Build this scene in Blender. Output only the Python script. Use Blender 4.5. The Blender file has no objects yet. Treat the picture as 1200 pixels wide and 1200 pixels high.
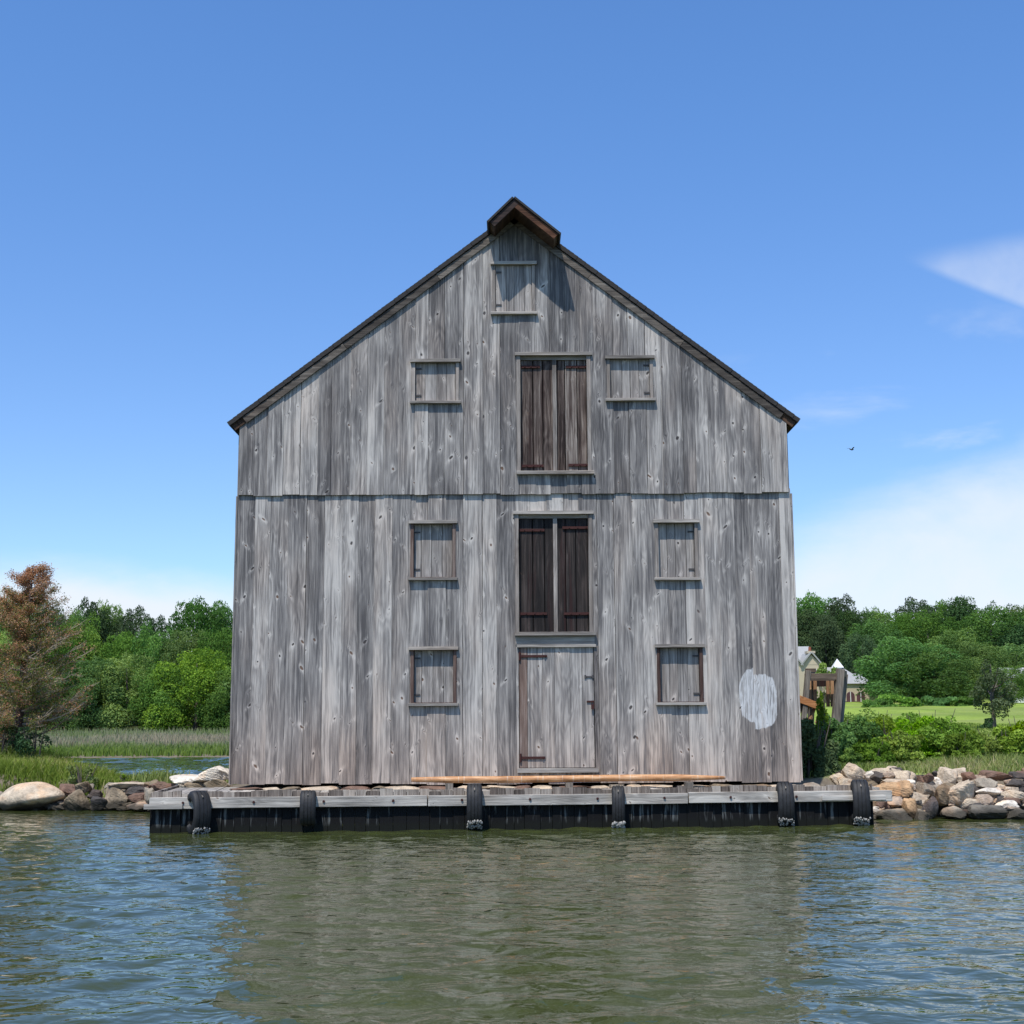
import bpy, math, random
import numpy as np
from mathutils import Vector, Matrix
R = math.radians
rng = np.random.default_rng(7)
random.seed(7)
sc = bpy.context.scene
COL = sc.collection

# ------------------------------------------------------------------ camera, sky, sun, exposure
FPX = 1600.0                      # focal length in pixels of the 1200 px photograph
PITCH = math.atan(250/1600); ROLL = R(0.30)
CAM = Vector((0, 0, 1.65))
f_ = Vector((0, math.cos(PITCH), math.sin(PITCH)))
r0 = Vector((1, 0, 0)); u0 = Vector((0, -math.sin(PITCH), math.cos(PITCH)))
r_ = r0*math.cos(ROLL) - u0*math.sin(ROLL)
u_ = u0*math.cos(ROLL) + r0*math.sin(ROLL)
cd = bpy.data.cameras.new('camera'); cam = bpy.data.objects.new('camera', cd); COL.objects.link(cam)
cd.sensor_width = 36; cd.lens = 36*FPX/1200; cd.clip_start = 0.1; cd.clip_end = 6000
cam.matrix_world = Matrix(((r_.x, u_.x, -f_.x, CAM.x), (r_.y, u_.y, -f_.y, CAM.y), (r_.z, u_.z, -f_.z, CAM.z), (0, 0, 0, 1)))
sc.camera = cam
sc.render.resolution_x = 1024; sc.render.resolution_y = 1024

SUN_EL, SUN_LEFT = R(62), R(23)
to_sun = Vector((-math.sin(SUN_LEFT)*math.cos(SUN_EL), -math.cos(SUN_LEFT)*math.cos(SUN_EL), math.sin(SUN_EL)))
sd = bpy.data.lights.new('sun', 'SUN'); sun = bpy.data.objects.new('sun', sd); COL.objects.link(sun)
sd.energy = 4.0; sd.angle = R(0.5); sd.color = (1.0, 0.95, 0.88)
sun.rotation_euler = to_sun.to_track_quat('Z', 'Y').to_euler(); sun.location = (-10, -20, 40)
sc.view_settings.view_transform = 'Standard'; sc.view_settings.look = 'None'
sc.view_settings.exposure = 0.2; sc.view_settings.gamma = 1.0

# ------------------------------------------------------------------ node helper
class NT:
    def __init__(s, tree): s.t = tree; s.N = tree.nodes; s.L = tree.links
    def put(s, sock, v):
        if v is None: return
        if hasattr(v, 'is_output') or isinstance(v, bpy.types.NodeSocket): s.L.new(v, sock)
        else:
            try: sock.default_value = v
            except Exception:
                sock.default_value = (v, v, v) if not hasattr(v, '__len__') else tuple(v)+(1.0,)
    def n(s, typ, ins=None, **props):
        nd = s.N.new(typ)
        for k, v in props.items(): setattr(nd, k, v)
        for k, v in (ins or {}).items(): s.put(nd.inputs[k], v)
        return nd
    def m(s, op, a, b=None, c=None, clamp=False):
        nd = s.N.new('ShaderNodeMath'); nd.operation = op; nd.use_clamp = clamp
        s.put(nd.inputs[0], a)
        if b is not None: s.put(nd.inputs[1], b)
        if c is not None: s.put(nd.inputs[2], c)
        return nd.outputs[0]
    def ss(s, v, a, b, lo=0.0, hi=1.0):
        nd = s.n('ShaderNodeMapRange', {0: v, 1: a, 2: b, 3: lo, 4: hi}, interpolation_type='SMOOTHSTEP')
        return nd.outputs[0]
    def lin(s, v, a, b, lo=0.0, hi=1.0): return s.n('ShaderNodeMapRange', {0: v, 1: a, 2: b, 3: lo, 4: hi}).outputs[0]
    def xyz(s, x, y, z): return s.n('ShaderNodeCombineXYZ', {0: x, 1: y, 2: z}).outputs[0]
    def sep(s, v): o = s.n('ShaderNodeSeparateXYZ', {0: v}).outputs; return o[0], o[1], o[2]
    def noise(s, vec, scale=1.0, detail=2.0, rough=0.5, dist=0.0):
        return s.n('ShaderNodeTexNoise', {'Vector': vec, 'Scale': scale, 'Detail': detail, 'Roughness': rough, 'Distortion': dist}).outputs['Fac']
    def mix(s, fac, a, b, mode='MIX'):
        nd = s.N.new('ShaderNodeMix'); nd.data_type = 'RGBA'; nd.blend_type = mode
        s.put(nd.inputs[0], fac)
        for i, v in ((6, a), (7, b)):
            if isinstance(v, bpy.types.NodeSocket): s.L.new(v, nd.inputs[i])
            else: nd.inputs[i].default_value = tuple(v)[:3]+(1.0,)
        return nd.outputs[2]
    def ramp(s, fac, stops):
        nd = s.N.new('ShaderNodeValToRGB'); s.put(nd.inputs[0], fac); e = nd.color_ramp.elements
        while len(e) < len(stops): e.new(0.5)
        for el, (p, c) in zip(e, stops): el.position = p; el.color = tuple(c)+(1.0,)
        return nd.outputs[0]
    def attr(s, name, out='Fac'): return s.n('ShaderNodeAttribute', attribute_name=name).outputs[out]

def new_mat(name):
    m = bpy.data.materials.new(name); m.use_nodes = True; nt = NT(m.node_tree)
    b = m.node_tree.nodes['Principled BSDF']
    return m, nt, b

# ------------------------------------------------------------------ world: Nishita sky with thin cirrus
world = bpy.data.worlds.new('World'); sc.world = world; world.use_nodes = True
w = NT(world.node_tree); bg = world.node_tree.nodes['Background']
sky = w.n('ShaderNodeTexSky', sky_type='NISHITA', sun_disc=False, sun_elevation=SUN_EL,
          sun_rotation=math.atan2(to_sun.x, to_sun.y), altitude=0.0, air_density=1.0, dust_density=0.6, ozone_density=2.2)
dv = w.n('ShaderNodeTexCoord').outputs['Generated']
dx, dy, dz = w.sep(dv)
dyc = w.m('MAXIMUM', dy, 0.05)
sx = w.m('DIVIDE', dx, dyc); sz = w.m('DIVIDE', dz, w.m('SQRT', w.m('ADD', w.m('MULTIPLY', dx, dx), w.m('MULTIPLY', dy, dy))))   # bearing tangent, elevation tangent
cn = w.noise(w.xyz(w.m('MULTIPLY', sx, 3.0), w.m('MULTIPLY', sz, 9.0), 3.3), 1.6, 6, 0.55, 0.4)
cn2 = w.noise(w.xyz(w.m('MULTIPLY', sx, 5.0), w.m('MULTIPLY', sz, 5.0), 1.3), 2.0, 5, 0.6, 0.3)
# low pale bank, right: rises to the right
topR = w.m('ADD', w.m('MULTIPLY', sx, 0.31), 0.056)
bankR = w.m('MULTIPLY', w.ss(w.m('SUBTRACT', topR, w.m('ADD', sz, w.m('MULTIPLY', w.m('SUBTRACT', cn, 0.5), 0.10))), -0.03, 0.035), w.ss(sx, 0.05, 0.22))
bankR = w.m('MULTIPLY', bankR, w.lin(cn2, 0.25, 0.7, 0.62, 1.0))
# left low band
bankL = w.m('MULTIPLY', w.ss(w.m('ADD', sz, w.m('MULTIPLY', w.m('SUBTRACT', cn, 0.5), 0.05)), 0.122, 0.088), w.ss(sx, -0.12, -0.25))
# wisp, upper right: wedge opening to the right
wx = w.m('SUBTRACT', sx, 0.300)
upper = w.m('SUBTRACT', w.m('ADD', 0.338, w.m('MULTIPLY', wx, 0.07)), sz)
lower = w.m('SUBTRACT', sz, w.m('SUBTRACT', 0.334, w.m('MULTIPLY', wx, 0.50)))
wisp = w.m('MULTIPLY', w.ss(upper, -0.006, 0.016), w.ss(lower, -0.003, 0.006))
wisp = w.m('MULTIPLY', wisp, w.ss(wx, -0.01, 0.04))
wisp = w.m('MULTIPLY', wisp, w.lin(cn2, 0.3, 0.7, 0.14, 0.42))
# faint streaks right
str_ = w.m('MULTIPLY', w.ss(cn, 0.52, 0.72), w.m('MULTIPLY', w.ss(sx, 0.1, 0.3), w.m('MULTIPLY', w.ss(sz, 0.32, 0.24), 0.55)))
cl = w.m('MAXIMUM', w.m('MAXIMUM', bankR, bankL), w.m('MAXIMUM', wisp, str_))
cl = w.m('MULTIPLY', cl, w.ss(dy, 0.0, 0.3), clamp=True)
skyc = w.mix(1.0, w.n('ShaderNodeHueSaturation', {'Hue': 0.508, 'Saturation': 1.12, 'Value': 1.0, 'Fac': 1.0, 'Color': sky.outputs[0]}).outputs[0], w.mix(w.ss(sz, 0.15, 0.55), (0.81, 0.955, 1.10), (0.78, 1.05, 1.20)), 'MULTIPLY')
cm = w.mix(w.m('MULTIPLY', cl, 0.95), skyc, (5.0, 5.35, 5.9))
w.L.new(cm, bg.inputs[0]); bg.inputs[1].default_value = 0.15

# ------------------------------------------------------------------ placement helpers
def ray(px, py): return f_ + r_*((px-600)/FPX) + u_*((600-py)/FPX)
def P(px, py, Y): d = ray(px, py); return CAM + d*(Y/d.y)
def G(px, py, z): d = ray(px, py); return CAM + d*((z-CAM.z)/d.z)

def tag(o, label=None, cat=None, group=None, kind=None):
    for k, v in (('label', label), ('category', cat), ('group', group), ('kind', kind)):
        if v: o[k] = v
    return o
def empty(name, loc, rz=0.0):
    o = bpy.data.objects.new(name, None); COL.objects.link(o); o.location = loc; o.rotation_euler = (0, 0, rz); o.empty_display_size = 0.3
    return o
def copy_tree(o, parent=None):
    c = o.copy(); COL.objects.link(c); c.parent = parent
    for ch in list(o.children): copy_tree(ch, c)
    return c

class MB:
    """collects shapes, linked as one mesh object; each shape carries a random 'bid'"""
    def __init__(s): s.v = []; s.f = []; s.b = []
    def add(s, vs, fs, bid=None):
        if bid is None: bid = random.random()
        o = len(s.v); s.v += [tuple(v) for v in vs]
        for f in fs: s.f.append([i+o for i in f]); s.b.append(bid)
    def box(s, x0, x1, y0, y1, z0, z1, bid=None):
        s.add([(x0,y0,z0),(x1,y0,z0),(x1,y1,z0),(x0,y1,z0),(x0,y0,z1),(x1,y0,z1),(x1,y1,z1),(x0,y1,z1)],
              [(0,3,2,1),(4,5,6,7),(0,1,5,4),(1,2,6,5),(2,3,7,6),(3,0,4,7)], bid)
    def prism(s, xz, y0, y1, bid=None):
        """polygon in x,z (counter-clockwise seen from -y) extruded along y"""
        n = len(xz)
        vs = [(x, y0, z) for x, z in xz]+[(x, y1, z) for x, z in xz]
        fs = [list(range(n)), list(range(2*n-1, n-1, -1))]+[[(i+1) % n, i, i+n, (i+1) % n+n] for i in range(n)]
        s.add(vs, fs, bid)
    def bar(s, a, b, w, h, bid=None, up=(0, 0, 1), w2=None, h2=None):
        a = Vector(a); b = Vector(b); d = (b-a).normalized(); u = Vector(up)
        if abs(d.dot(u)) > 0.98: u = Vector((0, 1, 0))
        sd_ = d.cross(u).normalized(); u = sd_.cross(d).normalized()
        w2 = w if w2 is None else w2; h2 = h if h2 is None else h2
        vs = [p+sd_*(i*ww/2)+u*(j*hh/2) for p, ww, hh in ((a, w, h), (b, w2, h2)) for i, j in ((-1,-1),(1,-1),(1,1),(-1,1))]
        s.add(vs, [(0,1,2,3),(7,6,5,4),(0,4,5,1),(1,5,6,2),(2,6,7,3),(3,7,4,0)], bid)
    def tube(s, pts, rad, n=6, bid=None, cap=True):
        pts = [Vector(p) for p in pts]; vs = []; fs = []
        for i, p in enumerate(pts):
            d = (pts[min(i+1, len(pts)-1)]-pts[max(i-1, 0)]).normalized()
            a = d.cross(Vector((0.13, 0.9, 0.21))).normalized(); b = d.cross(a)
            for k in range(n):
                t = 2*math.pi*k/n; vs.append(p+(a*math.cos(t)+b*math.sin(t))*rad[i])
        for i in range(len(pts)-1):
            for k in range(n): fs.append((i*n+k, i*n+(k+1) % n, (i+1)*n+(k+1) % n, (i+1)*n+k))
        if cap: fs += [tuple(range(n-1, -1, -1)), tuple((len(pts)-1)*n+k for k in range(n))]
        s.add(vs, fs, bid)
    def build(s, name, mat, parent=None, smooth=False, loc=None, bevel=0.0):
        me = bpy.data.meshes.new(name); me.from_pydata(s.v, [], s.f); me.update()
        at = me.attributes.new('bid', 'FLOAT', 'FACE'); at.data.foreach_set('value', s.b)
        me.materials.append(mat)
        if smooth: me.polygons.foreach_set('use_smooth', [True]*len(me.polygons))
        o = bpy.data.objects.new(name, me); COL.objects.link(o)
        if parent: o.parent = parent
        if loc is not None: o.location = loc
        if bevel:
            bm = o.modifiers.new('bevel', 'BEVEL'); bm.width = bevel; bm.segments = 2; bm.limit_method = 'ANGLE'
        return o
def np_mesh(name, V, F, mat, rnd=None, parent=None, smooth=False, loc=None):
    V = np.asarray(V, np.float32); F = np.asarray(F, np.int32); k = F.shape[1]; nf = len(F)
    me = bpy.data.meshes.new(name)
    me.vertices.add(len(V)); me.vertices.foreach_set('co', V.ravel())
    me.loops.add(nf*k); me.loops.foreach_set('vertex_index', F.ravel())
    me.polygons.add(nf); me.polygons.foreach_set('loop_start', np.arange(nf)*k); me.polygons.foreach_set('loop_total', np.full(nf, k))
    me.update(calc_edges=True)
    if rnd is not None:
        at = me.attributes.new('rnd', 'FLOAT', 'FACE'); at.data.foreach_set('value', np.asarray(rnd, np.float32))
    if smooth: me.polygons.foreach_set('use_smooth', np.ones(nf, bool))
    me.materials.append(mat); me.validate()
    o = bpy.data.objects.new(name, me); COL.objects.link(o)
    if parent: o.parent = parent
    if loc is not None: o.location = loc
    return o

# ------------------------------------------------------------------ materials
def wood(name, dark, mid, light, axis='z', knots=1.0, tone=0.25, contrast=1.0, foot=None, patch=None, blacken=None, streak=None, spot=None):
    m, t, b = new_mat(name)
    x, y, z = t.sep(t.n('ShaderNodeTexCoord').outputs['Object'])
    bid = t.attr('bid')
    if axis == 'z': a, c = t.m('ADD', x, y), z
    elif axis == 'x': a, c = t.m('ADD', z, t.m('MULTIPLY', y, 0.9)), x
    else: a, c = t.m('ADD', x, z), y
    gx = t.m('MULTIPLY_ADD', bid, 37.7, a); gz = t.m('MULTIPLY_ADD', bid, 91.3, c)
    vo = t.n('ShaderNodeTexVoronoi', {'Vector': t.xyz(t.m('MULTIPLY', gx, 5.6), t.m('MULTIPLY', gz, 2.1), 0.0), 'Scale': 1.0, 'Randomness': 1.0}, voronoi_dimensions='2D')
    vx, vy, _ = t.sep(vo.outputs['Position'])
    kx = t.m('SUBTRACT', gx, t.m('DIVIDE', vx, 5.6)); kz = t.m('SUBTRACT', gz, t.m('DIVIDE', vy, 2.1))
    cr, cg, cb = t.sep(vo.outputs['Color'])
    on = t.m('MULTIPLY', t.m('GREATER_THAN', cr, 0.54), knots)
    ksz = t.m('MULTIPLY_ADD', t.m('MULTIPLY', cg, t.m('MULTIPLY', cg, cg)), 0.022, 0.006); kx = t.m('ADD', kx, t.m('MULTIPLY', kz, t.m('MULTIPLY', t.m('SUBTRACT', cb, 0.5), 1.9)))
    wob = t.m('MULTIPLY', t.m('SUBTRACT', t.noise(t.xyz(gx, gz, 5.0), 30, 1), 0.5), 0.012)
    rr = t.m('ADD', t.m('SQRT', t.m('ADD', t.m('MULTIPLY', kx, kx), t.m('MULTIPLY', t.m('MULTIPLY', kz, kz), 0.55))), wob)
    core = t.m('MULTIPLY', t.ss(t.m('DIVIDE', rr, ksz), 1.25, 0.6), on)
    g2 = t.m('ADD', t.m('POWER', t.m('DIVIDE', kx, 0.040), 2.0), t.m('POWER', t.m('DIVIDE', kz, 0.095), 2.0))
    g2 = t.m('ADD', t.m('MULTIPLY', t.m('DIVIDE', kx, 0.040), t.m('DIVIDE', kx, 0.040)), t.m('MULTIPLY', t.m('DIVIDE', kz, 0.095), t.m('DIVIDE', kz, 0.095)))
    halo = t.m('MULTIPLY', t.m('EXPONENT', t.m('MULTIPLY', g2, -1.0)), on)
    wgx = t.m('SUBTRACT', gx, t.m('MULTIPLY', t.m('MULTIPLY', kx, halo), 0.85))
    wgx = t.m('ADD', wgx, t.m('MULTIPLY', t.m('SUBTRACT', t.noise(t.xyz(t.m('MULTIPLY', gx, 3), t.m('MULTIPLY', gz, 1.1), 2.0), 1.0, 2), 0.5), 0.06))
    fine = t.noise(t.xyz(t.m('MULTIPLY', wgx, 95), t.m('MULTIPLY', gz, 1.5), 0.0), 1.0, 6, 0.7)
    crack = t.noise(t.xyz(t.m('MULTIPLY', wgx, 42), t.m('MULTIPLY', gz, 0.55), 13.0), 1.0, 2, 0.5)
    fine2 = t.noise(t.xyz(t.m('MULTIPLY', wgx, 26), t.m('MULTIPLY', gz, 0.45), 4.0), 1.0, 4, 0.6)
    rn = t.noise(t.xyz(t.m('MULTIPLY', wgx, 4.2), t.m('MULTIPLY', gz, 0.62), 9.0), 1.0, 2, 0.45)
    ring = t.m('SINE', t.m('MULTIPLY', t.m('ADD', rn, t.m('MULTIPLY', halo, 0.07)), 75.0))
    rmask = t.ss(t.noise(t.xyz(t.m('MULTIPLY', gx, 2.0), t.m('MULTIPLY', gz, 0.8), 17.0), 1.0, 2), 0.38, 0.6)
    blot = t.noise(t.xyz(t.m('MULTIPLY', gx, 6.5), t.m('MULTIPLY', gz, 0.85), 21.0), 1.0, 4, 0.55)
    big = t.noise(t.xyz(t.m('MULTIPLY', a, 0.9), t.m('MULTIPLY', c, 0.45), 31.0), 1.0, 3, 0.5)
    v = t.m('MULTIPLY_ADD', t.m('SUBTRACT', fine, 0.5), 1.25*contrast, 0.5)
    v = t.m('ADD', v, t.m('MULTIPLY', t.m('SUBTRACT', fine2, 0.5), 0.95*contrast))
    v = t.m('ADD', v, t.m('MULTIPLY', t.m('MULTIPLY', ring, rmask), 0.065*contrast))
    v = t.m('ADD', v, t.m('MULTIPLY', t.m('SUBTRACT', blot, 0.5), 0.95*contrast))
    v = t.m('ADD', v, t.m('MULTIPLY', t.m('SUBTRACT', big, 0.5), 0.45*contrast))
    v = t.m('ADD', v, t.m('MULTIPLY', t.m('SUBTRACT', t.m('FRACT', t.m('MULTIPLY', bid, 7.31)), 0.5), tone))
    v = t.m('ADD', v, t.m('MULTIPLY', t.m('MULTIPLY', halo, t.m('SUBTRACT', 1.0, core)), t.m('MULTIPLY', t.m('SUBTRACT', cg, 0.10), 0.58)))
    col = t.ramp(v, [(0.12, dark), (0.5, mid), (0.88, light)])
    col = t.mix(1.0, col, (1.05, 1.0, 0.915), 'MULTIPLY')
    # hue drift: bluish grey to brownish grey
    hue = t.noise(t.xyz(t.m('MULTIPLY', gx, 1.5), t.m('MULTIPLY', gz, 0.5), 51.0), 1.0, 3)
    col = t.mix(t.ss(hue, 0.45, 0.75), col, t.mix(1.0, col, (1.05, 0.98, 0.93), 'MULTIPLY'))
    if foot:
        col = t.mix(t.m('MULTIPLY', t.ss(t.m('ADD', c, t.m('MULTIPLY', big, 1.4)), 2.6, 0.2), 0.8), col, t.mix(1.0, col, foot, 'MULTIPLY'))
    col = t.mix(t.m('MULTIPLY', t.ss(crack, 0.33, 0.27), 0.65), col, dark)
    kcol = t.mix(t.m('GREATER_THAN', cb, 0.55), (0.035, 0.028, 0.026), (0.13, 0.07, 0.04))
    col = t.mix(t.m('MULTIPLY', core, 0.85), col, kcol)
    if streak:    # dark run-off stains
        sn = t.noise(t.xyz(t.m('MULTIPLY', wgx, 9), t.m('MULTIPLY', gz, 0.35), 61.0), 1.0, 4, 0.6)
        col = t.mix(t.m('MULTIPLY', t.ss(sn, 0.52, 0.66), streak[0]), col, streak[1])
    if spot:      # oval of worn white paint, its rim stepping from board to board
        cx_, cz_, hw_, hh_ = spot
        sx1 = t.m('ABSOLUTE', t.m('DIVIDE', t.m('SUBTRACT', x, cx_), hw_)); szz = t.m('ADD', t.m('SUBTRACT', z, cz_), t.m('MULTIPLY', t.m('SUBTRACT', t.m('FRACT', t.m('MULTIPLY', bid, 5.7)), 0.5), 0.17))
        sz1 = t.m('ABSOLUTE', t.m('DIVIDE', szz, hh_))
        en = t.noise(t.xyz(t.m('MULTIPLY', x, 9), t.m('MULTIPLY', z, 3), 7.7), 1.0, 4, 0.6)
        dd = t.m('ADD', t.m('ADD', t.m('POWER', sx1, 3.2), t.m('POWER', sz1, 3.0)), t.m('MULTIPLY', t.m('SUBTRACT', en, 0.5), 0.9))
        wear = t.noise(t.xyz(t.m('MULTIPLY', wgx, 34), t.m('MULTIPLY', gz, 2.5), 71.0), 1.0, 4, 0.65)
        pf = t.m('MULTIPLY', t.ss(dd, 1.04, 0.90), t.m('MULTIPLY', t.ss(wear, 0.62, 0.42, 0.25, 0.9), t.lin(crack, 0.27, 0.36, 0.3, 1.0)))
        col = t.mix(pf, col, (0.62, 0.615, 0.60))
    if patch:     # worn paint
        pn = t.noise(t.xyz(t.m('MULTIPLY', wgx, 30), t.m('MULTIPLY', gz, 3.0), 71.0), 1.0, 4, 0.65)
        col = t.mix(t.ss(pn, patch[1], patch[1]-0.16), col, patch[0])
    if blacken:   # tarred and wet below, bleached above (z range)
        bn = t.noise(t.xyz(t.m('MULTIPLY', wgx, 14), t.m('MULTIPLY', gz, 1.2), 81.0), 1.0, 4, 0.6)
        bl = t.ss(t.m('ADD', c, t.m('MULTIPLY', t.m('SUBTRACT', bn, 0.5), 0.16)), blacken[1], blacken[0])
        tar = t.mix(t.ss(bn, 0.54, 0.68), (0.0045, 0.0045, 0.005), (0.11, 0.115, 0.11))
        tar = t.mix(t.ss(c, 0.16, 0.06), tar, (0.006, 0.007, 0.005))
        col = t.mix(bl, col, tar)
    t.L.new(col, b.inputs['Base Color'])
    b.inputs['Roughness'].default_value = 0.85; b.inputs['Specular IOR Level'].default_value = 0.25
    hgt = t.m('SUBTRACT', t.m('ADD', t.m('MULTIPLY', fine, 0.5), t.m('MULTIPLY', fine2, 0.6)), t.m('MULTIPLY', core, 0.5))
    bp = t.n('ShaderNodeBump', {'Height': hgt, 'Strength': 0.55, 'Distance': 0.012})
    t.L.new(bp.outputs[0], b.inputs['Normal'])
    return m
M = {}
SPOT = (4.18, 1.39, 0.32, 0.46)      # oval of worn paint, metres from the middle of the front wall's foot
M['siding'] = wood('weathered_grey_siding', (0.085, 0.083, 0.088), (0.245, 0.238, 0.240), (0.50, 0.485, 0.475), knots=1.0, tone=0.50, contrast=1.15, foot=(1.12, 0.95, 0.84), spot=SPOT, streak=(0.6, (0.085, 0.08, 0.081)))
M['shutter'] = wood('shutter_boards', (0.09, 0.085, 0.085), (0.235, 0.225, 0.225), (0.47, 0.45, 0.44), knots=1.0, tone=0.3)
M['brown_door'] = wood('brown_weathered_door', (0.022, 0.015, 0.014), (0.115, 0.092, 0.085), (0.30, 0.27, 0.25), knots=0.3, tone=0.6, contrast=1.25, streak=(0.85, (0.035, 0.019, 0.016)))
M['black_door'] = wood('black_weathered_door', (0.007, 0.006, 0.007), (0.022, 0.019, 0.019), (0.075, 0.062, 0.06), knots=0.3, tone=0.3, streak=(0.6, (0.035, 0.012, 0.011)))
M['trim'] = wood('grey_trim', (0.10, 0.092, 0.088), (0.26, 0.245, 0.235), (0.48, 0.455, 0.43), axis='x', knots=0.0, tone=0.3)
M['trim_v'] = wood('grey_trim_upright', (0.09, 0.08, 0.075), (0.25, 0.23, 0.22), (0.46, 0.43, 0.41), knots=0.0, tone=0.3)
M['red_trim'] = wood('old_red_trim', (0.035, 0.018, 0.016), (0.105, 0.070, 0.062), (0.26, 0.22, 0.20), knots=0.0, tone=0.5)
M['door_strip'] = wood('reddish_grey_strip', (0.06, 0.035, 0.03), (0.17, 0.125, 0.11), (0.34, 0.29, 0.27), knots=0.0, tone=0.1)
M['paint'] = wood('worn_white_paint', (0.12, 0.12, 0.12), (0.30, 0.295, 0.29), (0.5, 0.49, 0.48), patch=((0.60, 0.59, 0.56), 0.60))
M['soffit'] = wood('brown_soffit', (0.012, 0.008, 0.006), (0.05, 0.03, 0.021), (0.12, 0.075, 0.05), axis='y', knots=0.3)
M['hood_fascia'] = wood('brown_fascia', (0.02, 0.010, 0.007), (0.085, 0.040, 0.024), (0.16, 0.085, 0.055), axis='x', knots=0.2)
M['hood_dark'] = wood('dark_fascia', (0.012, 0.010, 0.010), (0.045, 0.032, 0.030), (0.12, 0.07, 0.06), axis='x', knots=0.2)
M['rake'] = wood('rake_board_grey', (0.035, 0.03, 0.027), (0.09, 0.08, 0.072), (0.21, 0.19, 0.17), axis='x', knots=0.2, tone=0.4)
M['sheeting'] = wood('tarred_sheeting', (0.06, 0.05, 0.045), (0.19, 0.165, 0.15), (0.40, 0.37, 0.34), knots=0.3, tone=0.6, blacken=(0.38, 0.50))
M['waler'] = wood('bleached_waler', (0.13, 0.125, 0.12), (0.37, 0.355, 0.34), (0.62, 0.60, 0.57), axis='x', knots=0.7, tone=0.2)
M['deck'] = wood('bleached_deck', (0.10, 0.095, 0.09), (0.27, 0.255, 0.24), (0.48, 0.46, 0.43), axis='y', knots=0.5, tone=0.5)
M['grey_timber'] = wood('grey_timber', (0.06, 0.055, 0.05), (0.17, 0.155, 0.14), (0.34, 0.31, 0.28), knots=0.4)
M['grey_timber_x'] = wood('grey_brown_crossbeam', (0.04, 0.03, 0.025), (0.13, 0.105, 0.085), (0.27, 0.22, 0.18), axis='x', knots=0.4)
M['orange_timber'] = wood('new_orange_timber', (0.20, 0.08, 0.03), (0.42, 0.19, 0.08), (0.58, 0.32, 0.16), axis='x', knots=0.4, tone=0.2, contrast=0.6)
M['tan_timber'] = wood('tan_timber', (0.10, 0.055, 0.03), (0.26, 0.15, 0.085), (0.42, 0.28, 0.17), knots=0.3, tone=0.3, contrast=0.7)

def simple(name, col, rough=0.8, var=0.25, scale=6.0, spec=0.3, metal=0.0, bump=0.0):
    m, t, b = new_mat(name)
    n = t.noise(t.n('ShaderNodeTexCoord').outputs['Object'], scale, 5, 0.6)
    c = t.mix(1.0, col, t.mix(n, (1-var,)*3, (1+var,)*3), 'MULTIPLY')
    t.L.new(c, b.inputs['Base Color']); b.inputs['Roughness'].default_value = rough; b.inputs['Metallic'].default_value = metal
    b.inputs['Specular IOR Level'].default_value = spec
    if bump: t.L.new(t.n('ShaderNodeBump', {'Height': n, 'Strength': bump, 'Distance': 0.02}).outputs[0], b.inputs['Normal'])
    return m
M['rust'] = simple('rusted_iron', (0.055, 0.020, 0.017), 0.9, 0.6, 25)
M['iron'] = simple('grey_iron', (0.07, 0.065, 0.065), 0.7, 0.5, 25)
M['rubber'] = simple('old_rubber', (0.018, 0.018, 0.019), 0.62, 0.55, 9, 0.4, bump=0.4)
M['barnacle'] = simple('barnacle_crust', (0.30, 0.29, 0.265), 0.9, 0.6, 40, bump=0.8)
M['bark'] = simple('grey_bark', (0.12, 0.10, 0.085), 0.95, 0.4, 8, bump=0.5)
M['deadwood'] = simple('dead_branch_wood', (0.31, 0.26, 0.205), 0.95, 0.35, 6)
M['brownbark'] = simple('brown_cedar_bark', (0.085, 0.055, 0.045), 0.95, 0.4, 7, bump=0.5)
M['dark_bird'] = simple('dark_feathers', (0.05, 0.05, 0.055), 0.8, 0.2)
M['stucco'] = simple('cream_stucco', (0.50, 0.42, 0.30), 0.9, 0.10, 1.5)
M['whitetrim'] = simple('white_paint', (0.70, 0.70, 0.68), 0.7, 0.08, 2)
M['slate'] = simple('pale_grey_slate', (0.34, 0.335, 0.315), 0.8, 0.18, 2.5)
M['glass_dark'] = simple('dark_window_glass', (0.03, 0.025, 0.03), 0.15, 0.1, 1, 0.5)
M['brick_red'] = simple('red_clay', (0.28, 0.09, 0.05), 0.9, 0.2, 5)
M['glass_violet'] = simple('purple_brown_window', (0.10, 0.045, 0.055), 0.4, 0.2, 1, 0.5)

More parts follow.
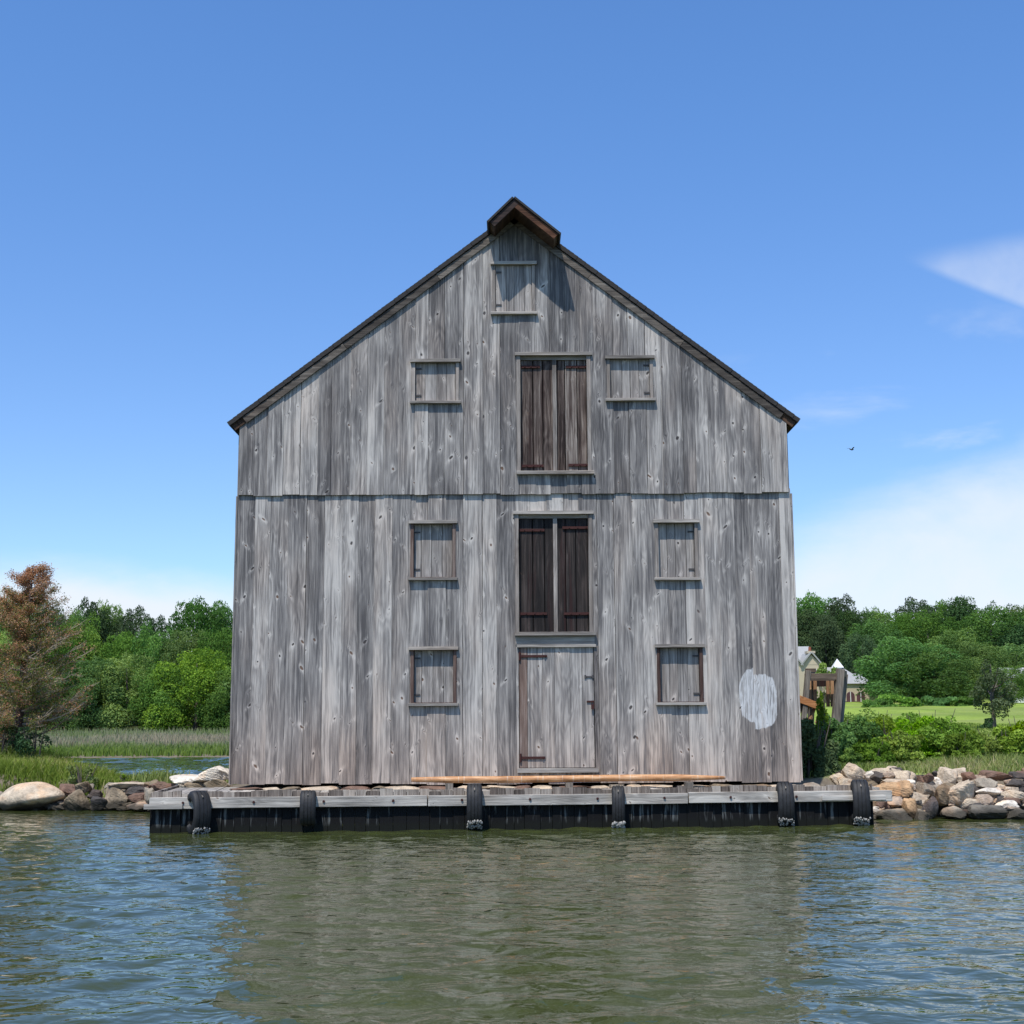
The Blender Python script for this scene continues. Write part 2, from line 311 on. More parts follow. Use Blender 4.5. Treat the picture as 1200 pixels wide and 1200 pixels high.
def shingle_mat():
    m, t, b = new_mat('dark_shingles')
    co = t.n('ShaderNodeTexCoord').outputs['Object']; x, y, z = t.sep(co)
    br = t.n('ShaderNodeTexBrick', {'Vector': t.xyz(y, t.m('MULTIPLY', z, 1.6), 0.0), 'Scale': 3.0, 'Color1': (0.02, 0.018, 0.018, 1), 'Color2': (0.04, 0.034, 0.03, 1), 'Mortar': (0.012, 0.011, 0.01, 1)})
    n = t.noise(co, 9, 4)
    t.L.new(t.mix(0.5, br.outputs[0], t.mix(n, (0.015, 0.014, 0.014), (0.05, 0.043, 0.038))), b.inputs['Base Color']); b.inputs['Roughness'].default_value = 0.9
    return m
M['shingle'] = shingle_mat()
def spar_mat():
    m, t, b = new_mat('varnished_spar')
    co = t.n('ShaderNodeTexCoord').outputs['Object']; x, y, z = t.sep(co)
    n = t.noise(t.xyz(t.m('MULTIPLY', x, 3.0), t.m('MULTIPLY', y, 20), t.m('MULTIPLY', z, 20)), 1.0, 4, 0.6)
    n2 = t.noise(t.xyz(t.m('MULTIPLY', x, 22), y, z), 1.0, 2)
    c = t.ramp(n, [(0.25, (0.22, 0.085, 0.03)), (0.5, (0.50, 0.24, 0.095)), (0.75, (0.70, 0.45, 0.25))])
    c = t.mix(t.m('MULTIPLY', t.ss(n2, 0.55, 0.7), 0.45), c, (0.72, 0.60, 0.45))
    t.L.new(c, b.inputs['Base Color']); b.inputs['Roughness'].default_value = 0.55
    return m
M['spar'] = spar_mat()

def stone_mat():
    """tone comes from the custom property 'tone' (a colour) of each stone object"""
    m, t, b = new_mat('field_stone')
    tone = t.n('ShaderNodeAttribute', attribute_name='tone', attribute_type='OBJECT').outputs['Color']
    co = t.n('ShaderNodeTexCoord').outputs['Object']; ri = t.n('ShaderNodeObjectInfo').outputs['Random']
    v = t.n('ShaderNodeVectorMath', {0: co, 1: t.xyz(t.m('MULTIPLY', ri, 50), ri, 0.0)}, operation='ADD').outputs[0]
    n = t.noise(v, 5, 6, 0.65); n2 = t.noise(v, 28, 4, 0.7); n3 = t.noise(v, 2.0, 3, 0.5, 0.5)
    c = t.mix(1.0, tone, t.ramp(n, [(0.25, (0.45, 0.43, 0.42)), (0.5, (0.95, 0.93, 0.9)), (0.75, (1.35, 1.33, 1.28))]), 'MULTIPLY')
    c = t.mix(t.m('MULTIPLY', t.ss(n2, 0.56, 0.68), 0.6), c, t.mix(1.0, c, (0.45, 0.42, 0.40), 'MULTIPLY'))
    c = t.mix(t.m('MULTIPLY', t.ss(n3, 0.5, 0.62), 0.45), c, t.mix(1.0, c, (1.15, 0.85, 0.62), 'MULTIPLY'))
    _, _, wz = t.sep(t.n('ShaderNodeNewGeometry').outputs['Position'])
    wet = t.ss(t.m('ADD', wz, t.m('MULTIPLY', t.m('SUBTRACT', n3, 0.5), 0.25)), 0.22, 0.10)   # tide line: dark weed
    c = t.mix(t.m('MULTIPLY', wet, 0.88), c, (0.022, 0.020, 0.014))
    t.L.new(c, b.inputs['Base Color']); b.inputs['Roughness'].default_value = 0.88; b.inputs['Specular IOR Level'].default_value = 0.3
    hh = t.m('ADD', n, t.m('MULTIPLY', n2, 0.35))
    t.L.new(t.n('ShaderNodeBump', {'Height': hh, 'Strength': 1.0, 'Distance': 0.05}).outputs[0], b.inputs['Normal'])
    return m
M['stone'] = stone_mat()

def leaf_mat(name, stops, trans=0.30, vary=0.12):
    m, t, b = new_mat(name)
    r = t.attr('rnd'); ri = t.n('ShaderNodeObjectInfo').outputs['Random']
    c = t.ramp(r, stops)
    c = t.n('ShaderNodeHueSaturation', {'Hue': t.lin(ri, 0, 1, 0.5-vary*0.16, 0.5+vary*0.16), 'Saturation': t.lin(t.m('FRACT', t.m('MULTIPLY', ri, 5.3)), 0, 1, 0.85, 1.1),
            'Value': t.lin(t.m('FRACT', t.m('MULTIPLY', ri, 13.7)), 0, 1, 1-vary*2, 1+vary*2), 'Fac': 1.0, 'Color': c}).outputs[0]
    out = m.node_tree.nodes['Material Output']; m.node_tree.nodes.remove(b)
    d = t.n('ShaderNodeBsdfDiffuse', {'Color': c, 'Roughness': 0.5})
    tr = t.n('ShaderNodeBsdfTranslucent', {'Color': t.mix(1.0, c, (1.3, 1.25, 0.5), 'MULTIPLY')})
    ms = t.n('ShaderNodeMixShader', {0: trans}); t.L.new(d.outputs[0], ms.inputs[1]); t.L.new(tr.outputs[0], ms.inputs[2])
    t.L.new(ms.outputs[0], out.inputs[0])
    return m
M['leaf_mid'] = leaf_mat('green_leaves', [(0, (0.060, 0.113, 0.030)), (0.5, (0.122, 0.236, 0.056)), (1, (0.235, 0.379, 0.087))])
M['leaf_bright'] = leaf_mat('bright_green_leaves', [(0, (0.079, 0.148, 0.028)), (0.5, (0.176, 0.307, 0.054)), (1, (0.317, 0.475, 0.083))])
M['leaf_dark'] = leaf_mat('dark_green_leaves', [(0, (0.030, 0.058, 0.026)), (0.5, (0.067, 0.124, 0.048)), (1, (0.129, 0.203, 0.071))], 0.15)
M['leaf_shrub'] = leaf_mat('yellow_green_leaves', [(0, (0.10, 0.17, 0.015)), (0.5, (0.20, 0.33, 0.035)), (1, (0.40, 0.56, 0.09))])
M['leaf_grey'] = leaf_mat('grey_green_leaves', [(0, (0.072, 0.098, 0.050)), (0.5, (0.130, 0.182, 0.079)), (1, (0.230, 0.279, 0.144))])
M['needle_rust'] = leaf_mat('rusty_needles', [(0, (0.28, 0.095, 0.035)), (0.45, (0.50, 0.21, 0.085)), (0.75, (0.58, 0.34, 0.17)), (1, (0.30, 0.29, 0.10))], 0.2, 0.0)
M['needle_green'] = leaf_mat('olive_needles', [(0, (0.08, 0.10, 0.03)), (0.6, (0.17, 0.20, 0.055)), (1, (0.27, 0.28, 0.10))], 0.2, 0.0)
M['grass'] = leaf_mat('shore_grass', [(0, (0.130, 0.184, 0.045)), (0.45, (0.240, 0.320, 0.075)), (0.75, (0.380, 0.398, 0.150)), (1, (0.520, 0.436, 0.250))], 0.3, 0.0)
M['marsh'] = leaf_mat('marsh_grass_blades', [(0, (0.170, 0.242, 0.060)), (0.35, (0.250, 0.301, 0.140)), (0.6, (0.330, 0.330, 0.220)), (1, (0.460, 0.369, 0.290))], 0.2, 0.0)

def ground_mat():
    m, t, b = new_mat('ground_cover')
    co = t.n('ShaderNodeNewGeometry').outputs['Position']; x, y, z = t.sep(co)
    n = t.noise(co, 0.5, 6, 0.65); n2 = t.noise(co, 7, 4, 0.6); n3 = t.noise(co, 0.09, 3)
    g = t.ramp(t.m('ADD', t.m('MULTIPLY', n, 0.6), t.m('MULTIPLY', n2, 0.4)), [(0.3, (0.17, 0.24, 0.035)), (0.5, (0.25, 0.335, 0.055)), (0.7, (0.33, 0.42, 0.085))])
    n4 = t.noise(t.xyz(x, t.m('MULTIPLY', y, 0.35), 0.0), 0.22, 5, 0.7)
    g = t.mix(t.m('MULTIPLY', t.ss(n3, 0.42, 0.6), 0.5), g, (0.20, 0.21, 0.085))
    g = t.mix(t.m('MULTIPLY', t.ss(n4, 0.45, 0.62), 0.55), g, (0.14, 0.21, 0.035))
    d = t.mix(n2, (0.10, 0.08, 0.055), (0.24, 0.20, 0.15))
    low = t.ss(t.m('ADD', z, t.m('MULTIPLY', t.m('SUBTRACT', n2, 0.5), 0.2)), 0.80, 0.62)
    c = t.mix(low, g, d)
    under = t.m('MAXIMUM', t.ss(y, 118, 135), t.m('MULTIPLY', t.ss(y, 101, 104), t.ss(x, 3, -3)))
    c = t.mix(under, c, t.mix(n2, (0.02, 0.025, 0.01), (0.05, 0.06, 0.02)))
    t.L.new(c, b.inputs['Base Color']); b.inputs['Roughness'].default_value = 0.95; b.inputs['Specular IOR Level'].default_value = 0.1
    t.L.new(t.n('ShaderNodeBump', {'Height': n2, 'Strength': 0.5, 'Distance': 0.1}).outputs[0], b.inputs['Normal'])
    return m
M['ground'] = ground_mat()

def water_mat():
    m, t, b = new_mat('estuary_water')
    co = t.n('ShaderNodeNewGeometry').outputs['Position']; x, y, z = t.sep(co)
    wv = t.xyz(t.m('MULTIPLY', x, 0.8), y, 0.0)
    n1 = t.noise(wv, 3.8, 2, 0.5, 0.5); n2 = t.noise(wv, 12.0, 2, 0.5, 0.3); n3 = t.noise(wv, 0.5, 2)
    b.inputs['Base Color'].default_value = (0.032, 0.043, 0.020, 1)
    c = t.mix(t.noise(wv, 0.8, 4), (0.036, 0.046, 0.013), (0.052, 0.063, 0.018)); t.L.new(c, b.inputs['Base Color'])
    b.inputs['Roughness'].default_value = 0.03; b.inputs['IOR'].default_value = 1.333
    h = t.m('ADD', n1, t.m('MULTIPLY', n2, 0.12))
    t.L.new(t.n('ShaderNodeBump', {'Height': h, 'Strength': t.lin(n3, 0.35, 0.65, 0.7, 1.0), 'Distance': 0.04}).outputs[0], b.inputs['Normal'])
    return m
M['water'] = water_mat()

# ------------------------------------------------------------------ ground and water
def lerp(a, b, t): return a+(b-a)*t
def sstep(v, a, b): t = np.clip((v-a)/(b-a), 0, 1); return t*t*(3-2*t)
XR = np.array([-400., -9, -5.6, -5.4, 5.4, 6.3, 400.]); SH = np.array([28.9, 28.9, 26.3, 23.3, 24.2, 25.0, 25.0])
def height(x, y):
    x = np.asarray(x, float); y = np.asarray(y, float)
    sh = np.interp(x, XR, SH)
    top = np.interp(x, [-60, -13, -9.5, -5.6, -5, 5, 6, 60], [1.3, 1.0, 0.42, 0.48, 0.6, 0.6, 0.72, 0.9])
    rise = sstep(y-sh, -0.5, 0.9)
    near = -1.3+(top+1.3)*rise
    # right bank: lawn climbing to the wood
    right = top+np.interp(y, [28, 36, 60, 130, 160, 210, 400, 1500], [0, 0.25, 0.95, 2.95, 5.2, 9.0, 14, 20])
    # left: cove, marsh, wooded rise
    back = np.interp(x, [-60, -16, -10, -6, -4], [48, 38, 33.2, 33, 33])
    cove = -1.2
    marsh = np.interp(y, [75, 76.5, 78, 100, 106, 130, 200, 400, 1500], [-1.2, 0.05, 0.16, 0.45, 0.9, 3.0, 8.0, 13, 20])
    left = np.where(y < 60, lerp(top, cove, sstep(y-back, -0.4, 0.8)), marsh)
    k = sstep(x, -4.5, 1.0)
    land = lerp(left, right, k)
    z = np.where(rise < 1, near, land)
    return z + np.where(z > 0.3, 0.05*np.sin(x*1.3+y*0.7)*np.sin(y*0.9-x*0.4), 0)*np.where((abs(x) < 5.6) & (y < 40), 0, 1)
def gh(x, y): return float(height(x, y))
def axis(segs):
    out = []
    for a, b, n in segs: out += list(np.linspace(a, b, n, endpoint=False))
    return np.array(out+[segs[-1][1]])
def grid(xs, ys):
    X, Y = np.meshgrid(xs, ys); nx, ny = len(xs), len(ys)
    i = np.arange(nx*ny).reshape(ny, nx)
    F = np.stack([i[:-1, :-1], i[:-1, 1:], i[1:, 1:], i[1:, :-1]], -1).reshape(-1, 4)
    return X, Y, F
gx_ = axis([(-1500, -100, 10), (-100, -20, 40), (-20, 20, 160), (20, 100, 40), (100, 1500, 10)])
gy_ = axis([(20, 45, 120), (45, 80, 60), (80, 220, 50), (220, 2500, 20)])
X, Y, F = grid(gx_, gy_)
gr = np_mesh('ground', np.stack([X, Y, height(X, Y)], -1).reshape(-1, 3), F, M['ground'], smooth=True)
tag(gr, 'grassy shore, lawn and wooded rise behind the warehouse', None, None, 'structure')

wx_ = axis([(-2000, -60, 12), (-60, -15, 60), (-15, 15, 330), (15, 60, 60), (60, 2000, 12)])
wy_ = axis([(-300, 0, 8), (0, 6.5, 30), (6.5, 24, 330), (24, 80, 180), (80, 400, 10)])
X, Y, F = grid(wx_, wy_)
Z = np.zeros_like(X); wr = np.random.default_rng(3)
for i in range(64):
    lam = 0.24*(5.5)**wr.random(); ang = wr.normal(math.radians(82), 0.62)
    k = 2*math.pi/lam; amp = 0.0034*lam**0.85 if lam < 0.5 else 0.0019*(lam/0.5)**0.15
    Z += amp*np.sin(k*(X*math.cos(ang)+Y*math.sin(ang))+wr.random()*6.28+1.2*np.sin(X*0.23+i)*np.sin(Y*0.31+i*2))
Z *= (0.75+0.35*np.sin(X*0.35+0.6)*np.sin(Y*0.27+1))*np.where((abs(X) < 15.2) & (Y > 6) & (Y < 24.5), 1.0, np.where((Y > 30) & (X < 0), 2.2, 0.5))*np.where((abs(X) < 60) & (Y < 80) & (Y > -1), 1, 0)
wa = np_mesh('water', np.stack([X, Y, Z], -1).reshape(-1, 3), F, M['water'], smooth=True)
tag(wa, 'rippled olive and blue estuary water', None, None, 'structure')

# ------------------------------------------------------------------ the warehouse
YF = 23.6
ROOT = Vector((P(603, 918, YF).x, YF, P(603, 918, YF).z))
def L(px, py, dy=0.0): p = P(px, py, YF+dy)-ROOT; return p
def LX(px, py): return L(px, py).x
def LZ(px, py): return L(px, py).z
XL, XRt = (LX(271, 915)+LX(281, 510))/2, (LX(935, 912)+LX(922.5, 495))/2
house = empty('timber_warehouse', ROOT)
tag(house, 'tall weathered grey board warehouse with shuttered openings standing on the timber dock', 'warehouse')
ZJ = LZ(600, 578)
# roof lines in the plane of the wall (y = 0)
OH = -0.092
eL, mL = L(268, 494, OH), L(574, 268, OH); eR, mR = L(936, 490, OH), L(655, 285, OH)
slL = (mL.z-eL.z)/(mL.x-eL.x); slR = (mR.z-eR.z)/(mR.x-eR.x)
xr = (eR.z-eL.z+slL*eL.x-slR*eR.x)/(slL-slR); zr = eL.z+slL*(xr-eL.x)
def roof_top(x): return eL.z+slL*(x-eL.x) if x < xr else eR.z+slR*(x-eR.x)
TH = 0.19    # roof build-up measured square to the slope
def vth(s): return TH*math.sqrt(1+s*s)
def wall_top(x): return roof_top(x)-(vth(slL) if x < xr else vth(slR))+0.03

def rect(x0, y0, x1, y1):
    a, b = L(x0, (y0+y1)/2), L(x1, (y0+y1)/2); c, d = L((x0+x1)/2, y1), L((x0+x1)/2, y0)
    return (a.x, b.x, c.z, d.z)
WIN = [  # px rectangle of the opening, hinge side, tall tone
    (577, 311, 627, 367, -1), (483, 425, 538, 471, -1), (711, 421, 765, 468, 1), (481, 613, 534, 677, -1),
    (768, 612, 818, 677, 1), (481, 761, 535, 824, -1), (770, 758, 824, 823, 1)]
HD1 = rect(607, 417, 691, 553); HD2 = rect(605, 602, 693, 741); LD = rect(608, 758, 697, 903)
wrect = [rect(*q[:4]) for q in WIN]
openings_up = [wrect[0], wrect[1], wrect[2], HD1]; openings_lo = wrect[3:]+[HD2, LD]

def boards(mb, x0, x1, zb, ztop, y0, y1, ops, wmin=0.22, wmax=0.36, rag=0.02):
    x = x0
    while x < x1-0.02:
        wd = random.uniform(wmin, wmax); xe = min(x+wd, x1)
        if x1-xe < 0.12: xe = x1
        bid = random.random(); off = random.uniform(-0.011, 0.011); gap = random.choice([0.001, 0.002, 0.002, 0.003, 0.008])
        bz = zb+random.uniform(-rag, rag)
        cuts = sorted({x, xe-gap}|{v for o in ops for v in (o[0], o[1]) if x < v < xe-gap})
        for a, b in zip(cuts[:-1], cuts[1:]):
            mid = (a+b)/2; segs = [(bz, None)]
            cuts_z = sorted([(o[2], o[3]) for o in ops if o[0] <= mid <= o[1]])
            lo = bz
            pieces = []
            for c0, c1 in cuts_z: pieces.append((lo, c0)); lo = c1
            pieces.append((lo, None))
            for p0, p1 in pieces:
                ta, tb = (ztop(a), ztop(b)) if p1 is None else (p1, p1)
                if min(ta, tb)-p0 < 0.02: continue
                poly = [(a, p0), (b, p0), (b, tb), (a, ta)]
                if p1 is None and a < xr < b: poly = [(a, p0), (b, p0), (b, tb), (xr, ztop(xr)), (a, ta)]
                mb.prism(poly, y0+off, y1+off, bid)
        x = xe
mb = MB(); boards(mb, XL, XRt, ZJ-0.02, wall_top, -0.045, 0.0, openings_up, rag=0.012)
up = mb.build('upper_wall', M['siding'], house)
mb = MB(); boards(mb, XL-0.01, XRt+0.03, 0.0, lambda x: ZJ+0.06, 0.0, 0.035, openings_lo, wmin=0.24, wmax=0.34)
mb.build('lower_wall', M['siding'], house)
DEP = 12.0
# side and rear walls
mb = MB()
for sx_, xw in ((-1, XL), (1, XRt)):
    mb = MB(); yy = 0.06
    while yy < DEP:
        wd = random.uniform(0.24, 0.34); o = random.uniform(-0.004, 0.004)
        mb.box(xw-0.03+o, xw+0.01+o, yy, min(yy+wd-0.005, DEP), 0.0, wall_top(xw)-0.02) if sx_ < 0 else mb.box(xw-0.01+o, xw+0.03+o, yy, min(yy+wd-0.005, DEP), 0.0, wall_top(xw)-0.02)
        yy += wd
    mb.build('side_wall', M['siding'], house)
mb = MB(); boards(mb, XL, XRt, 0.0, wall_top, DEP, DEP+0.03, [])
mb.build('rear_wall', M['siding'], house)
# corner boards on lower wall
for xa_ in (XL-0.04, XRt+0.032):
    mb = MB(); mb.box(xa_, xa_+0.028, -0.012, 0.058, 0.02, ZJ-0.03); mb.build('corner_board', M['siding'], house)
# added black sheet behind the boards; its colour stands for shade in the gaps
mb = MB(); mb.prism([(XL+0.03, 0.05), (XRt-0.03, 0.05), (XRt-0.03, wall_top(XRt)-0.15), (xr, zr-0.5), (XL+0.03, wall_top(XL)-0.15)], 0.17, 0.20)
mb.build('dark_gap_backing', M['black_door'], house)

# roof deck, shingles, rakes
def slab(mb, pts, y0, y1, t0, t1):
    """pts: two (x,z) points along the slope; layer between depth t0 and t1 under the line"""
    (xa, za), (xb, zb) = pts; d = Vector((xb-xa, zb-za)).normalized(); n = Vector((d.y, -d.x))
    if n.y > 0: n = -n
    q = [(xa+n.x*t0, za+n.y*t0), (xa+n.x*t1, za+n.y*t1), (xb+n.x*t1, zb+n.y*t1), (xb+n.x*t0, zb+n.y*t0)]
    if (xb-xa) < 0: q = q[::-1]
    mb.prism(q, y0, y1)
mb = MB()
slab(mb, [(eL.x, eL.z), (xr+0.02, zr)], OH+0.03, DEP+0.15, 0.05, TH); slab(mb, [(eR.x, eR.z), (xr-0.02, zr)], OH+0.032, DEP+0.149, 0.052, TH)
mb.build('roof_deck', M['soffit'], house)
mb = MB()
for e, sgn, sl in ((eL, 1, slL), (eR, -1, slR)):   # overlapping shingle courses, each a thin slab with uneven front edge
    Ltot = abs(xr-e.x); n = 70
    for i in range(n):
        xa = e.x+sgn*Ltot*i/n - sgn*0.03*(i == 0); xb = e.x+sgn*Ltot*min((i+1.5)/n, 1.0)
        slab(mb, [(xa, e.z+sl*(xa-e.x)+0.008), (xb, e.z+sl*(xb-e.x)-0.003)], OH-0.018+random.uniform(-0.006, 0.006), DEP+0.2, 0.0, 0.075)
mb.build('shingles', M['shingle'], house)
mb = MB()
for e, sgn, sl, wallx in ((eL, 1, slL, XL), (eR, -1, slR, XRt)):
    segs = [wallx, lerp(wallx, xr, 0.36), lerp(wallx, xr, 0.70), xr]
    for i in range(3):
        a, b = segs[i], segs[i+1]-sgn*0.006
        slab(mb, [(a, e.z+sl*(a-e.x)), (b, e.z+sl*(b-e.x))], OH+0.0+0.004*i, OH+0.028+0.0, 0.09, TH+0.02)
mb.build('rake_board', M['rake'], house)

# ridge hood over the hoist beam
HY0 = -0.62
ha = L(602, 233, HY0); hl = L(574, 260, HY0); hr = L(654, 274, HY0)
hood = MB()
slab(hood, [(hl.x, hl.z), (ha.x, ha.z)], HY0+0.03, 0.9, 0.0, 0.11); slab(hood, [(hr.x, hr.z), (ha.x, ha.z)], HY0+0.031, 0.899, 0.001, 0.11)
ho = hood.build('hoist_hood', M['soffit'], house)
mb = MB(); slab(mb, [(hl.x-0.03, hl.z-0.02), (ha.x, ha.z+0.01)], HY0-0.03, 1.0, -0.035, 0.0); slab(mb, [(hr.x+0.03, hr.z-0.02), (ha.x, ha.z+0.01)], HY0-0.031, 0.999, -0.036, -0.001)
mb.build('hood_shingles', M['shingle'], ho)
mb = MB(); slab(mb, [(hr.x, hr.z), (ha.x+0.01, ha.z)], HY0, HY0+0.028, 0.002, 0.115)
mb.build('hood_fascia', M['hood_fascia'], ho)
mb = MB(); slab(mb, [(hl.x, hl.z), (ha.x+0.005, ha.z)], HY0-0.002, HY0+0.027, 0.002, 0.115)
tag(mb.build('hood_fascia', M['hood_dark'], ho), 'dark fascia board on the short left side of the hood')
# shuttered windows
def panel(mb, r, y0, y1, n, gap=0.008):
    x = r[0]; ws = [random.uniform(0.8, 1.25) for _ in range(n)]; s = sum(ws)
    for wd in ws:
        wd = wd/s*(r[1]-r[0]); o = random.uniform(-0.004, 0.004)
        mb.box(x+gap/2, x+wd-gap/2, y0+o, y1+o, r[2], r[3]); x += wd
for i, (q, r) in enumerate(zip(WIN, wrect)):
    yo = -0.045 if i < 3 else 0.0           # face of the surrounding wall
    rec = 0.055 if i in (1, 2) else 0.095
    if i == 0: rec = 0.03
    fr = MB(); tw = 0.055
    fm = M['trim_v'] if i in (0, 1, 2, 4) else M['red_trim']
    fr.prism([(r[0], r[2]), (r[1], r[2]), (r[1], r[3]-0.012), (r[1]-tw, r[3]-0.012), (r[1]-tw, r[2]+0.012), (r[0]+tw, r[2]+0.012), (r[0]+tw, r[3]-0.012), (r[0], r[3]-0.012)], yo-0.018, yo+0.12)
    fo = fr.build('window_frame', fm, house)
    hm = MB(); hm.box(r[0]-0.03, r[1]+0.03, yo-0.065, yo+0.09, r[3]-0.01, r[3]+0.045); hm.build('window_head', M['trim'], fo)
    sm = MB(); sm.box(r[0]-0.03, r[1]+0.035, yo-0.075, yo+0.09, r[2]-0.048, r[2]-0.002); sm.build('sill', M['trim'], fo, bevel=0.004)
    pm = MB(); panel(pm, (r[0]+tw+0.004, r[1]-tw-0.004, r[2]+0.004, r[3]-0.014), yo+rec-0.02, yo+rec+0.005, 4)
    po = pm.build('shutter', M['shutter'], fo)
    hx = r[0]+tw if q[4] < 0 else r[1]-tw
    for fz in (0.16, 0.84):
        h = MB(); zz = lerp(r[2], r[3], fz); h.box(min(hx, hx-q[4]*0.11), max(hx, hx-q[4]*0.11), yo+rec-0.034, yo+rec-0.026, zz-0.014, zz+0.014); h.tube([(hx, yo+rec-0.034, zz-0.03), (hx, yo+rec-0.034, zz+0.03)], [0.008, 0.008], 8)
        h.build('hinge', M['iron'], fo)
# hoist doors
def hoist(r, yo, mat, hinges, batten, name, fm):
    fr = MB(); tw = 0.045; rec = 0.10
    fr.prism([(r[0]-0.02, r[2]), (r[1]+0.02, r[2]), (r[1]+0.02, r[3]-0.012), (r[1]-tw, r[3]-0.012), (r[1]-tw, r[2]+0.008), (r[0]+tw, r[2]+0.008), (r[0]+tw, r[3]-0.012), (r[0]-0.02, r[3]-0.012)], yo-0.02, yo+0.15)
    fo = fr.build(name, fm, house)
    hm = MB(); hm.box(r[0]-0.05, r[1]+0.05, yo-0.055, yo+0.15, r[3]-0.01, r[3]+0.045)
    hm.box(r[0]+tw, r[1]-tw, yo+0.035, yo+0.15, r[3]-0.075, r[3]-0.012); hm.build('door_head', M['trim'], fo)
    sm = MB(); sm.box(r[0]-0.03, r[1]+0.06, yo-0.095, yo+0.15, r[2]-0.06, r[2]-0.002); sm.build('sill', M['trim'], fo, bevel=0.005)
    mid = batten
    for a, b in ((r[0]+tw+0.004, mid-0.004), (mid+0.004, r[1]-tw-0.004)):
        pm = MB(); panel(pm, (a, b, r[2]+0.01, r[3]-0.078), yo+rec-0.035, yo+rec, 3, 0.016); pm.build('door_leaf', mat, fo)
    bm_ = MB(); bm_.box(mid-0.035, mid+0.035, yo+rec-0.075, yo+rec-0.036, r[2]+0.012, r[3]-0.08); bm_.build('door_batten', M['trim_v'], fo)
    for (a, b, py, side) in hinges:
        p, q = L(a, py), L(b, py); h = MB()
        h.box(p.x, q.x, yo+rec-0.062, yo+rec-0.046, p.z-0.022, p.z+0.022)
        hx = p.x if side < 0 else q.x
        h.tube([(hx, yo+rec-0.06, p.z-0.06), (hx, yo+rec-0.06, p.z+0.06)], [0.016, 0.016], 8)
        for k in (0.25, 0.55, 0.85): xx = lerp(p.x, q.x, k); h.tube([(xx, yo+rec-0.063, p.z), (xx, yo+rec-0.075, p.z)], [0.012, 0.008], 6)
        h.build('strap_hinge', M['rust'], fo)
    return fo
hoist(HD1, -0.045, M['brown_door'], [(609, 633, 430, -1), (663, 690, 430, 1), (611, 637, 546, -1), (666, 691, 545, 1)], LX(650, 485), 'upper_hoist_door', M['trim_v'])
lo_ = hoist(HD2, 0.0, M['black_door'], [(607, 638, 621, -1), (659, 692, 618, 1), (609, 641, 719, -1), (661, 694, 719, 1)], LX(651, 670), 'lower_hoist_door', M['trim_v'])
# panel under the lower hoist door sill, and the ground floor door
mb = MB(); z1 = HD2[2]-0.062; z0 = LD[3]
mb.box(HD2[0]-0.02, HD2[1]+0.04, -0.012, 0.0-0.003, z0+0.045, z1); mb.build('apron_board', M['trim'], lo_)
q0, q1 = LX(609, 830)+0.0, LX(618, 830); mbs = MB(); mbs.box(LD[0]+0.012, q1, 0.002, 0.034, LD[2]+0.05, LD[3]-0.012)
dr = MB(); panel(dr, (q1+0.004, LD[1]-0.012, LD[2]+0.05, LD[3]-0.008), 0.004, 0.034, 5, 0.005)
do = dr.build('plank_door', M['siding'], house)
tag(mbs.build('door_stile', M['door_strip'], do), 'reddish brown weathered strip at the hinge side of the door')
mb = MB(); mb.box(LD[0]-0.03, LD[1]+0.035, -0.045, 0.05, LD[3]-0.006, LD[3]+0.040); mb.build('door_lintel', M['trim'], do)
mb = MB(); mb.box(LD[0]-0.03, LD[1]+0.045, -0.09, 0.05, LD[2]-0.03, LD[2]+0.04); mb.build('threshold', M['trim'], do)
for a, b, py in ((609, 641, 769), (610, 639, 888)):
    p, q = L(a, py), L(b, py); h = MB(); h.box(p.x, q.x, -0.018, 0.002, p.z-0.02, p.z+0.02); h.tube([(p.x, -0.014, p.z-0.07), (p.x, -0.014, p.z+0.07)], [0.02, 0.02], 8)
    h.tube([(q.x-0.04, -0.02, p.z), (q.x-0.04, -0.035, p.z)], [0.018, 0.014], 8); h.build('strap_hinge', M['rust'], do)
p = L(691, 793); h = MB(); h.box(p.x-0.09, p.x+0.07, -0.012, 0.0, p.z-0.012, p.z+0.012); h.box(p.x-0.09, p.x-0.06, -0.014, 0.0, p.z-0.03, p.z+0.03); h.box(p.x+0.04, p.x+0.07, -0.014, 0.0, p.z-0.03, p.z+0.03); h.build('hasp', M['iron'], do)
p = L(693, 822); h = MB(); h.box(p.x-0.08, p.x+0.05, -0.016, 0.0, p.z-0.014, p.z+0.014); h.box(p.x-0.005, p.x+0.045, -0.05, -0.018, p.z-0.13, p.z-0.05)
h.tube([(p.x+0.002, -0.034, p.z-0.05), (p.x+0.004, -0.034, p.z-0.015), (p.x+0.02, -0.034, p.z), (p.x+0.036, -0.034, p.z-0.015), (p.x+0.038, -0.034, p.z-0.05)], [0.007]*5, 6); h.build('padlock', M['rust'], do)

